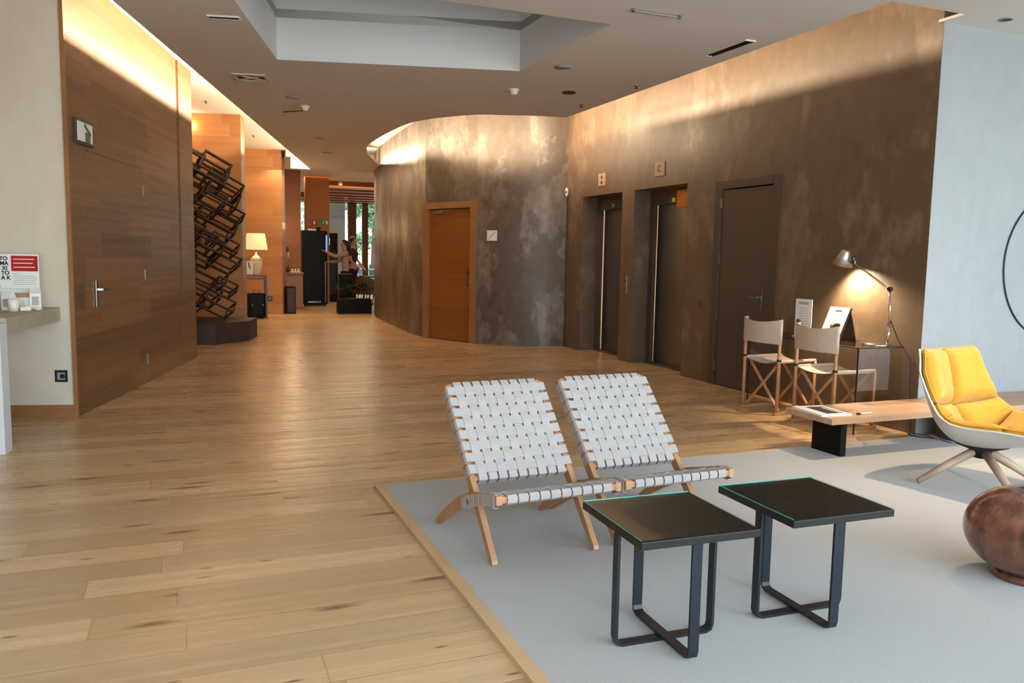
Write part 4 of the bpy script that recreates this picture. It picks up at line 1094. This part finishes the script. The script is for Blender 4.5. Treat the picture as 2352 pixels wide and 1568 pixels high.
# small sideboard with tray and plant
t = thing('sideboard', 'narrow wooden sideboard beyond the far pillar', 'cabinet', (2.30, 19.9, 0))
MB().box((0, 0, .42), (.52, .5, .84), bev=.003).build('body', M['brownpanel'], t); MB().box((0, -.252, .42), (.46, .008, .74)).build('door', M['trimwood'], t); MB().box((0, 0, .855), (.56, .54, .03)).build('top', M['trimwood'], t)
t = thing('white_tray', 'white tray with glasses on the narrow sideboard', 'tray', (2.40, 19.8, .87))
MB().box((0, 0, .012), (.24, .18, .02), bev=.004).build('tray', M['paper'], t)
for dx in (-.07, 0, .07): MB().lathe([(0, .022), (.02, .022), (.026, .08), (.022, .08), (.017, .026), (0, .026)], (dx, 0, 0), 14).build('glass', M['whiteplastic'], t)
def leafy(m, c, rad, n, size, rnd, flat=1.0):
    for _ in range(n):
        d = Vector((rnd.gauss(0, 1), rnd.gauss(0, 1), rnd.gauss(0, 1))).normalized() * rad * rnd.uniform(.4, 1)
        p = Vector(c) + Vector((d.x, d.y, d.z * flat)); a = Vector((rnd.uniform(-1, 1), rnd.uniform(-1, 1), rnd.uniform(-1, 1))).normalized()
        b_ = a.cross(Vector((rnd.uniform(-1, 1), rnd.uniform(-1, 1), rnd.uniform(-1, 1)))).normalized(); s = size * rnd.uniform(.6, 1.3)
        vs = [m.bm.verts.new(p + q) for q in (-a * s, b_ * s * .4, a * s, -b_ * s * .4)]; m.bm.faces.new(vs)
rn = random.Random(3)
t = thing('dried_plant', 'brown dried grass bunch on the narrow sideboard', 'plant', (2.22, 19.95, .87))
MB().lathe([(0, 0), (.05, 0), (.065, .07), (.06, .07), (.045, .01), (0, .01)], n=18).build('pot', M['darkbrown'], t)
m = MB()
for i in range(26):
    a = rn.uniform(0, 2 * PI); r_ = rn.uniform(.1, .26); m.tube([(0, 0, .05), (math.cos(a) * r_ * .5, math.sin(a) * r_ * .5, .18), (math.cos(a) * r_, math.sin(a) * r_, rn.uniform(.10, .2))], [.006, .005, .002], 5)
m.build('stems', M['kraft'], t)
# fire point + exit signs on the orange panel and the brown wall
t = thing('extinguisher_sign', 'small red and white fire point sign on orange panel', 'sign', (3.17, 22.01, 2.14))
MB().box((0, 0, 0), (.14, .01, .14)).build('plate', M['red'], t); MB().box((.0, -.007, 0), (.05, .004, .09)).build('pictogram', M['paper'], t)
t = thing('exit_sign', 'green running-man exit sign on the orange panel', 'sign', (3.405, 22.01, 2.15))
MB().box((0, 0, 0), (.26, .012, .13)).build('plate', M['ledgreen'], t); m = MB(); m.bar((-.03, -.008, -.04), (.02, -.008, .03), .004, .02, up=(1, 0, 0)); m.sphere((.035, -.008, .04), .012); m.box((.09, -.008, 0), (.05, .004, .09)); m.build('pictogram', M['paper'], t)
t = thing('wall_phone', 'small dark wall device with white card by the far pillar', 'intercom', wl(11.9, .02, 1.34), LA - PI / 2)
MB().box((0, 0, .06), (.05, .05, .12), bev=.01).build('body', M['darkbrown'], t); MB().box((.02, 0, -.05), (.012, .05, .10)).build('card', M['paper'], t)

# ------------------------------------------------------------------ drink machines
t = thing('drinks_machine', 'tall black drinks machine with blue lit edge and silver stripe', 'vending machine', (3.02, 21.05, 0), 0)
MB().box((-.0, .2, .97), (.62, .72, 1.86), bev=.01).build('cabinet', M['black'], t)
MB().box((.0, -.165, .98), (.58, .02, 1.78), bev=.006).build('door', M['black'], t)
MB().box((.285, -.178, 1.58), (.035, .01, .42)).build('light_strip', M['blueglow'], t)
MB().box((.255, -.178, .6), (.022, .008, 1.0)).build('steel_stripe', M['steel'], t)
MB().box((-.02, -.17, .10), (.32, .02, .035)).build('kick_plate', M['steel'], t)
m = MB(); m.box((-.05, .1, 1.92), (.20, .3, .05)); m.build('top_tray', M['steel'], t); MB().box((.12, .1, 1.94), (.10, .2, .11), bev=.01).build('top_box', M['black'], t)
for sx in (-.25, .25):
    for sy in (-.1, .5): MB().lathe([(0, 0), (.025, 0), (.025, .04), (0, .04)], (sx, sy, 0), 12).build('foot', M['rubber'], t)
t = thing('coffee_machine', 'black coffee machine with lit white screen behind the drinks machine', 'vending machine', (3.62, 22.65, 0))
MB().box((0, .1, .95), (.50, .5, 1.88), bev=.01).build('cabinet', M['black'], t); MB().box((-.04, -.158, 1.66), (.14, .012, .20), bev=.003).build('screen', M['screen'], t); MB().box((0, -.155, .8), (.42, .01, 1.2)).build('door', M['blackmetal'], t)

# ------------------------------------------------------------------ people
def skin_body(name, joints, edges, mt, parent, sub=2):
    me = bpy.data.meshes.new(name); me.from_pydata([j[0] for j in joints], edges, [])
    me.materials.append(mt); o = bpy.data.objects.new(name, me); C.objects.link(o); o.parent = parent
    o.modifiers.new('skin', 'SKIN')
    if not me.skin_vertices: 
        bpy.context.view_layer.objects.active = o
    for i, j in enumerate(joints):
        r_ = j[1] if isinstance(j[1], tuple) else (j[1], j[1]); me.skin_vertices[0].data[i].radius = r_
    me.skin_vertices[0].data[0].use_root = True
    sm = o.modifiers.new('sub', 'SUBSURF'); sm.levels = sub; sm.render_levels = sub
    o.modifiers['skin'].use_smooth_shade = True
    return o
def hand(joints, edges, wi, w, d, side, palm_n):
    """five short finger chains beyond wrist index wi"""
    d = d.normalized(); side = side.normalized(); palm = w + d * .055
    joints.append((tuple(palm), (.020, .016))); pi_ = len(joints) - 1; edges.append((wi, pi_))
    for k, (o_, ln) in enumerate(((-.024, .062), (-.008, .072), (.009, .068), (.025, .052))):
        b_ = palm + side * o_ + d * .018; m_ = b_ + d * ln * .55 + palm_n * .008; e = b_ + d * ln + palm_n * .028
        i0 = len(joints); joints += [(tuple(b_), .0095), (tuple(m_), .0085), (tuple(e), .0065)]; edges += [(pi_, i0), (i0, i0 + 1), (i0 + 1, i0 + 2)]
    b_ = w + d * .025 - side * .028; i0 = len(joints); joints += [(tuple(b_), .011), (tuple(b_ + d * .03 - side * .02 + palm_n * .012), .0085)]; edges += [(wi, i0), (i0, i0 + 1)]
def person(label, loc, rz, skin, height, arms, top, top_name, sleeve, lean=0.0, hair_long=False, head_turn=0.0):
    """local: faces -y; arms = ((elbow, wrist) left(+x), right(-x))"""
    t = thing('person', label, 'person', loc, rz); S = height / 1.72
    def V(x, y, z): return Vector((x * S, (y + lean * max(0, z - .9) * -1) * S, z * S))
    J = []; E = []
    def add(p, r, par=None):
        J.append((tuple(p), r)); i = len(J) - 1
        if par is not None: E.append((par, i))
        return i
    pel = add(V(0, 0, .93), (.13, .10)); wa = add(V(0, 0, 1.08), (.115, .085), pel); ch = add(V(0, 0, 1.27), (.135, .10), wa); sh_ = add(V(0, .005, 1.40), (.10, .07), ch)
    nk = add(V(0, 0, 1.475), .05, sh_); hd0 = add(V(0, -.01, 1.54), (.062, .07), nk); hd1 = add(V(0, -.012, 1.63), (.074, .088), hd0); hd2 = add(V(0, 0, 1.69), (.055, .065), hd1)
    add(V(0, -.098, 1.595), .012, hd1) if False else None
    torso = [(J[i][0], (J[i][1][0] + .012, J[i][1][1] + .012) if isinstance(J[i][1], tuple) else J[i][1] + .012) for i in (0, 1, 2, 3)]
    TJ = list(torso); TE = [(0, 1), (1, 2), (2, 3)]; PJ = [((0, 0, 0), 0)]
    for s, (el_, wr) in zip((1, -1), arms):
        s0 = add(V(s * .17, .005, 1.39), .052, sh_); e0 = add(V(*el_), .040, s0); w0 = add(V(*wr), .027, e0)
        wv = V(*wr); dv2 = (wv - V(*el_)); side = dv2.cross(Vector((0, 0, 1)));
        if side.length < .01: side = Vector((1, 0, 0))
        hand(J, E, w0, wv, dv2, side * s, Vector((0, 0, -1)) if abs(dv2.normalized().z) < .7 else Vector((-s, 0, 0)))
        i0 = len(TJ); TJ.append((tuple(V(s * .17, .005, 1.39)), .066)); TE.append((3, i0))
        if sleeve == 'long': TJ += [(tuple(V(*el_)), .052), (tuple(V(*el_).lerp(wv, .92)), .038)]; TE += [(i0, i0 + 1), (i0 + 1, i0 + 2)]
        else: TJ.append((tuple(V(s * .17, .005, 1.39).lerp(V(*el_), .72)), .058)); TE.append((i0, i0 + 1))
    LJ = [(tuple(V(0, 0, .95)), (.14, .112))]; LE = []
    for s in (1, -1):
        h0 = add(V(s * .09, 0, .86), .082, pel); k0 = add(V(s * .10, -.02, .48), .055, h0); a0 = add(V(s * .10, .015, .10), .036, k0); add(V(s * .105, -.11, .045), (.035, .028), a0)
        i0 = len(LJ); LJ += [(tuple(V(s * .09, 0, .85)), .096), (tuple(V(s * .10, -.02, .48)), .072), (tuple(V(s * .10, .015, .09)), .058)]; LE += [(0, i0), (i0, i0 + 1), (i0 + 1, i0 + 2)]
    body = skin_body('body', J, E, skin, t)
    skin_body(top_name, TJ, TE, top, t); skin_body('trousers', LJ, LE, M['trouser'], t)
    for s in (1, -1):
        m = MB(); p = V(s * .103, -.045, .038); m.sphere(tuple(p), .05 * S, (.9, 2.7, .72)); m.build('shoe', M['black'], t)
    m = MB(); hc = V(0, .012, 1.655); m.sphere(tuple(hc), .098 * S, (.86, 1.0, .95), 3)
    for v in list(m.bm.verts):
        if v.co.y < hc.y - .035 and v.co.z < hc.z + .045: v.co.y = hc.y - .035
    if hair_long: m.tube([V(0, .06, 1.68), V(0, .10, 1.58), V(0, .105, 1.45)], [.085 * S, .075 * S, .045 * S], 12)
    m.build('hair', M['hair'], t)
    m = MB(); hz = V(0, -.092, 1.60); m.sphere(tuple(hz), .014, (.8, 1.4, 1.5)); m.build('nose', skin, t)
    for s in (1, -1):
        MB().sphere(tuple(V(s * .03, -.086, 1.625)), .009).build('eye', M['ink'], t); MB().sphere(tuple(V(s * .078, .0, 1.61)), .02, (.4, .8, 1.3)).build('ear', skin, t)
    m = MB(); m.box(tuple(V(0, -.088, 1.56)), (.045, .008, .008)); m.build('mouth', M['red'], t)
    return t
# faces towards the machines on the left
person('person in taupe sweater with long black hair reaching to the drinks machine', (3.74, 20.60, 0), -PI / 2 - .1, M['skin'], 1.66, (((.19, -.26, 1.30), (.10, -.48, 1.42)), ((-.20, -.16, 1.17), (-.10, -.40, 1.16))), M['sweater'], 'sweater', 'long', .04, True)
person('person in dark brown shirt with short hair standing behind planter', (4.22, 22.2, 0), PI * .32, M['skin2'], 1.78, (((.24, -.02, 1.13), (.20, -.20, .95)), ((-.24, -.02, 1.13), (-.20, -.20, .95))), M['tee'], 'shirt', 'short', .03)

# ------------------------------------------------------------------ planter and dining furniture at the end of the hall
t = thing('black_planter', 'long black planter trough with dark plants at hallway end', 'planter', (3.47, 17.95, 0), 0)
m = MB(); m.box((0, .15, .165), (.74, .30, .33), bev=.006); m.build('trough', M['black'], t)
MB().box((0, .15, .335), (.70, .27, .012)).build('soil', M['basestone'], t)
m = MB()
for i in range(16):
    x = -.33 + .66 * i / 15; a = rn.uniform(-.5, .5); m.tube([(x, .15, .33), (x + a * .12, .15 + rn.uniform(-.05, .05), .50), (x + a * .25, .15 + rn.uniform(-.1, .1), .62)], [.008, .007, .004], 5)
    leafy(m, (x + a * .25, .15, .60), .12, 9, .05, rn)
m.build('plants', M['darkleaf'], t)
t = thing('menu_stand', 'tall slim black stand at the left end of the planter', 'stand', (3.40, 18.8, 0))
MB().box((0, .05, .43), (.26, .2, .84), bev=.004).build('cabinet', M['black'], t); MB().box((0, .05, .86), (.30, .24, .02)).build('top', M['blackmetal'], t)
def lounge(label, loc, rz):
    t = thing('tub_armchair', label, 'armchair', loc, rz, 'dark dining armchairs')
    MB().box((0, 0, .40), (.52, .50, .12), bev=.03).build('seat', M['olive'], t)
    m = MB(); m.grid(lambda u, v: Vector((.29 * math.cos(PI * u), .28 * math.sin(PI * u) * 1.0 - .02, .42 + .36 * v * (1 - .35 * abs(2 * u - 1) ** 2))), 20, 5); m.grid(lambda u, v: Vector((.25 * math.cos(PI * u), .24 * math.sin(PI * u) - .02, .42 + .36 * v * (1 - .35 * abs(2 * u - 1) ** 2))), 20, 5, flip=True); m.build('backrest', M['olive'], t)
    for sx in (-1, 1):
        for sy in (-1, 1): MB().tube([(sx * .2, sy * .2, .35), (sx * .23, sy * .23, 0)], [.016, .011], 8).build('leg', M['darkbrown'], t)
    return t
lc = lounge('brown tub armchair behind the planter, left one', (4.15, 20.0, 0), 2.4)
dup(lc, (4.75, 20.6, 0), -2.6, 'brown tub armchair behind the planter, right one half hidden by wall')
t = thing('dining_table', 'small dark dining table between the tub armchairs', 'table', (4.72, 21.6, 0))
MB().box((0, 0, .73), (.7, .7, .03), bev=.004).build('top', M['darkbrown'], t); MB().tube([(0, 0, 0.02), (0, 0, .72)], .03, 12).build('column', M['blackmetal'], t); MB().lathe([(0, 0), (.24, 0), (.22, .02), (0, .03)], n=24).build('foot', M['blackmetal'], t)
def diner(label, loc, rz):
    t = thing('dining_chair', label, 'chair', loc, rz, 'wooden dining chairs')
    MB().box((0, 0, .45), (.42, .42, .05), bev=.01).build('seat', M['kraft'], t)
    for sx in (-1, 1):
        MB().tube([(sx * .18, .19, 0), (sx * .18, .2, .82)], .014, 8).build('leg', M['brownpanel'], t); MB().tube([(sx * .18, -.19, 0), (sx * .18, -.19, .44)], .014, 8).build('leg', M['brownpanel'], t)
    MB().box((0, .2, .70), (.40, .025, .22), bev=.008).build('backrest', M['kraft'], t); return t
dc2 = diner('wooden dining chair with tan seat seen behind the person in sweater', (4.30, 23.5, 0), .9)
dup(dc2, (3.95, 24.6, 0), -.6, 'wooden dining chair with tan seat farther from the drinks machine')
# ceiling spotlights in the dining room
def track_spot(label, x, y, z):
    t = thing('pendant_spotlight', label, 'spotlight', (x, y, z), 0, 'glowing dining room spotlights')
    MB().lathe([(.05, .10), (.055, 0), (.045, 0), (.042, .09), (0, .10)], n=20).build('can', M['whiteplastic'], t); MB().lathe([(0, .015), (.044, .015)], n=20).build('lamp', M['bulb'], t)
    MB().tube([(0, 0, .10), (0, 0, 3.36 - z)], .005, 6).build('rod', M['steel'], t)
for x, y, z, lb in ((4.02, 22.9, 3.22, 'glowing ceiling spotlight in the dining room, nearest of three'), (4.56, 24.9, 3.22, 'glowing ceiling spotlight in the dining room, middle of three'), (4.95, 27.2, 3.16, 'glowing ceiling spotlight in the dining room, farthest of three')):
    track_spot(lb, x, y, z)

# ------------------------------------------------------------------ terrace outside
MB().box((6, 44, -.06), (40, 27.4, .1)).build('floor', M['patio'])['kind'] = 'structure'
def tree(label, x, y, h, r_, mt, n):
    t = thing('leafy_tree', label, 'tree', (x, y, 0), 0, 'trees beyond the terrace')
    MB().tube([(0, 0, 0), (.1, 0, h * .5), (0, .1, h * .8)], [.16, .12, .06], 10).build('trunk', M['bark'], t)
    m = MB(); rr2 = random.Random(int(x * 10 + y))
    for _ in range(16):
        c = (rr2.uniform(-1, 1) * r_ * .7, rr2.uniform(-1, 1) * r_ * .5, h * .62 + rr2.uniform(-1, 1) * h * .34); leafy(m, c, r_ * .42, n, .17, rr2)
    m.build('crown', mt, t)
for i, (x, y, h, r_, k_) in enumerate(((5.3, 38, 6.0, 1.35, 'leafpale'), (8.3, 38.5, 6.5, 1.35, 'leaf'), (11.3, 38.5, 6.2, 1.35, 'leafpale'), (2.3, 41, 6.5, 1.6, 'leaf'), (6.6, 44.5, 9.5, 2.2, 'leafpale'), (11.8, 45, 9, 2.4, 'leaf'))):
    tree(('pale green leafy tree outside, %s', 'green leafy tree outside, %s')[k_ == 'leaf'] % ('left of the door frame', 'right behind the glass', 'far right behind the curved wall', 'behind the blue column', 'tallest, at the back', 'at the back right')[i], x, y, h, r_, M[k_], 260)
m = MB()
rr3 = random.Random(5)
for i in range(30): leafy(m, (-6 + i * .75, 35.5 + rr3.uniform(-.2, .2), .50), .65, 110, .12, rr3, .6)
tag(m.build('hedge', M['leaf']), 'dense clipped green hedge beyond the terrace', 'hedge')
t = thing('terrace_table', 'white terrace table outside the glass', 'table', (6.6, 31.6, 0))
MB().box((0, 0, .73), (1.3, .8, .04)).build('top', M['panelwhite'], t)
for sx in (-.55, .55): MB().box((sx, 0, .355), (.06, .6, .71)).build('leg', M['panelwhite'], t)
def tchair(label, loc, rz):
    t = thing('terrace_chair', label, 'chair', loc, rz, 'dark terrace chairs')
    MB().box((0, 0, .44), (.46, .46, .05), bev=.01).build('seat', M['fabricgrey'], t); MB().box((0, .21, .70), (.46, .04, .44), bev=.01).build('backrest', M['fabricgrey'], t)
    for sx in (-.2, .2):
        for sy in (-.2, .2): MB().box((sx, sy, .21), (.025, .025, .42)).build('leg', M['blackmetal'], t)
    return t
tc_ = tchair('dark grey terrace chair outside, nearest the window frame', (6.2, 32.6, 0), .2)
dup(tc_, (7.1, 32.7, 0), -.3, 'dark grey terrace chair outside, right of the table')
dup(tc_, (6.9, 34.0, 0), 2.6, 'dark grey terrace chair outside, farthest by the hedge')

# ------------------------------------------------------------------ lights
def cove(name, a, c, n, power):
    return area_along(name, a, c, n, .03, power, WARM)
# left cove: lamp lies on the ceiling edge and shines at the wood wall
for i, (t0, t1, pw) in enumerate(((.35, 1.9, 60), (1.95, 5.0, 60), (5.0, 8.2, 26), (8.2, 11.6, 26))):
    p0 = el(t0); p1 = el(t1); cove('cove_left', (p0[0] + N.x * .12, p0[1] + N.y * .12, 3.185), (p1[0] + N.x * .12, p1[1] + N.y * .12, 3.185), (-N.x, -N.y, .0), pw)
# right cove
for y0, y1, pw in ((4.5, 6.3, 15), (6.35, 8.2, 28), (8.25, 10.4, 32)):
    cove('cove_right', (4.40, y0, 3.185), (4.40, y1, 3.185), (1, 0, 0), pw)
# curved cove
pts = catmull([(4.566, 9.584), (4.2, 9.64), (3.908, 9.75), (3.402, 9.98), (2.93, 10.76), (2.81, 11.76), (2.815, 13.3), (2.94, 14.15), (3.19, 15.05), (3.62, 16.26)], 1)
for i in range(len(pts) - 1):
    a = pts[i]; c = pts[i + 1]; d = (c - a).normalized(); nn = Vector((d.y, -d.x))
    if nn.dot(Vector((4.6, 13.0)) - a) < 0: nn = -nn
    a2 = a - nn * .16; c2 = c - nn * .16
    cove('cove_curve', (a2.x, a2.y, 3.185), (c2.x, c2.y, 3.185), (nn.x, nn.y, 0), 34 if i > 4 else 80)
spot('curved_wall_fill', (2.4, 14.8, 3.08), (3.7, 13.9, 1.5), 130, (1, .66, .34), 1.9, .05, .9)  # added warm fill spot, brightens the left part of the curved wall
area('cove_end_fill', (3.35, 16.7, 3.3), (.25, 1, .05), .5, .1, 9, WARM)  # added fill lamp, lights the riser that closes the slot
# daylight through the glazed front behind the camera
area('daylight_front', (4.9, BACK + .05, 1.45), (0, 1, -.32), 13.2, 2.2, 420, COOL, 2.4)
area('shaft_fill', (1.7, 5.78, 3.72), (.2, 1, -.1), 2.0, .5, 7, (.42, .72, 1.0))  # added cool fill lamp inside the closed shaft, brightens its far face
spot('ceiling_spot', (4.75, 3.2, 3.08), (4.45, 3.3, 0), 560, (1, .78, .54), 1.25, .03, .9)
spot('desk_lamp_light', (LX + .01, 5.235, 1.305), (LX + .16, 5.12, .75), 190, (1.0, .80, .52), 2.3, .025, .7)
point('table_lamp_light', (1.30, 17.03, 1.55), 26, (1, .72, .40), .08)
point('hall_lamp', (2.3, 19.6, 1.95), 30, (1, .66, .34), .1)
area('hall_lights', (2.2, 17.3, 3.08), (0, 0, -1), 1.2, 1.6, 75, (1, .74, .46))
area('dining_lights', (4.2, 23.5, 3.2), (0, -.1, -1), 3.0, 3.0, 220, (1, .72, .42))
for x, y in ((.4, 13.9), (.7, 16.0)): point('alcove_light', (x - .3, y, 3.3), 6, (1, .76, .46), .05)

w = bpy.data.worlds.new('world'); bpy.context.scene.world = w; w.use_nodes = True
bg = w.node_tree.nodes['Background']; sky = w.node_tree.nodes.new('ShaderNodeTexSky'); sky.sky_type = 'PREETHAM' if False else 'NISHITA'
sky.sun_disc = False; sky.sun_elevation = .9; sky.sun_rotation = 2.0
mixn = w.node_tree.nodes.new('ShaderNodeMix'); mixn.data_type = 'RGBA'; mixn.inputs[0].default_value = .6
w.node_tree.links.new(sky.outputs[0], mixn.inputs[6]); mixn.inputs[7].default_value = (3.2, 3.4, 3.6, 1)
w.node_tree.links.new(mixn.outputs[2], bg.inputs[0]); bg.inputs[1].default_value = 2.4

# ------------------------------------------------------------------ camera
cam = bpy.data.cameras.new('camera'); co = bpy.data.objects.new('camera', cam); C.objects.link(co)
cam.sensor_width = 36; cam.lens = 1850 / 2352 * 36; cam.clip_end = 200
yaw, pitch, roll = math.radians(22.0), math.radians(6.0), .0177
fw = Vector((math.sin(yaw) * math.cos(pitch), math.cos(yaw) * math.cos(pitch), -math.sin(pitch)))
r_ = Vector((math.cos(yaw), -math.sin(yaw), 0)); u_ = r_.cross(fw)
X_ = r_ * math.cos(roll) + u_ * math.sin(roll); U_ = u_ * math.cos(roll) - r_ * math.sin(roll)
co.matrix_world = Matrix.Translation((0, 0, 1.33)) @ Matrix((X_, U_, -fw)).transposed().to_4x4()
S = bpy.context.scene; S.camera = co
S.view_settings.view_transform = 'Standard'; S.view_settings.look = 'None'; S.view_settings.exposure = -0.62; S.view_settings.gamma = 1
S.view_settings.use_curve_mapping = False
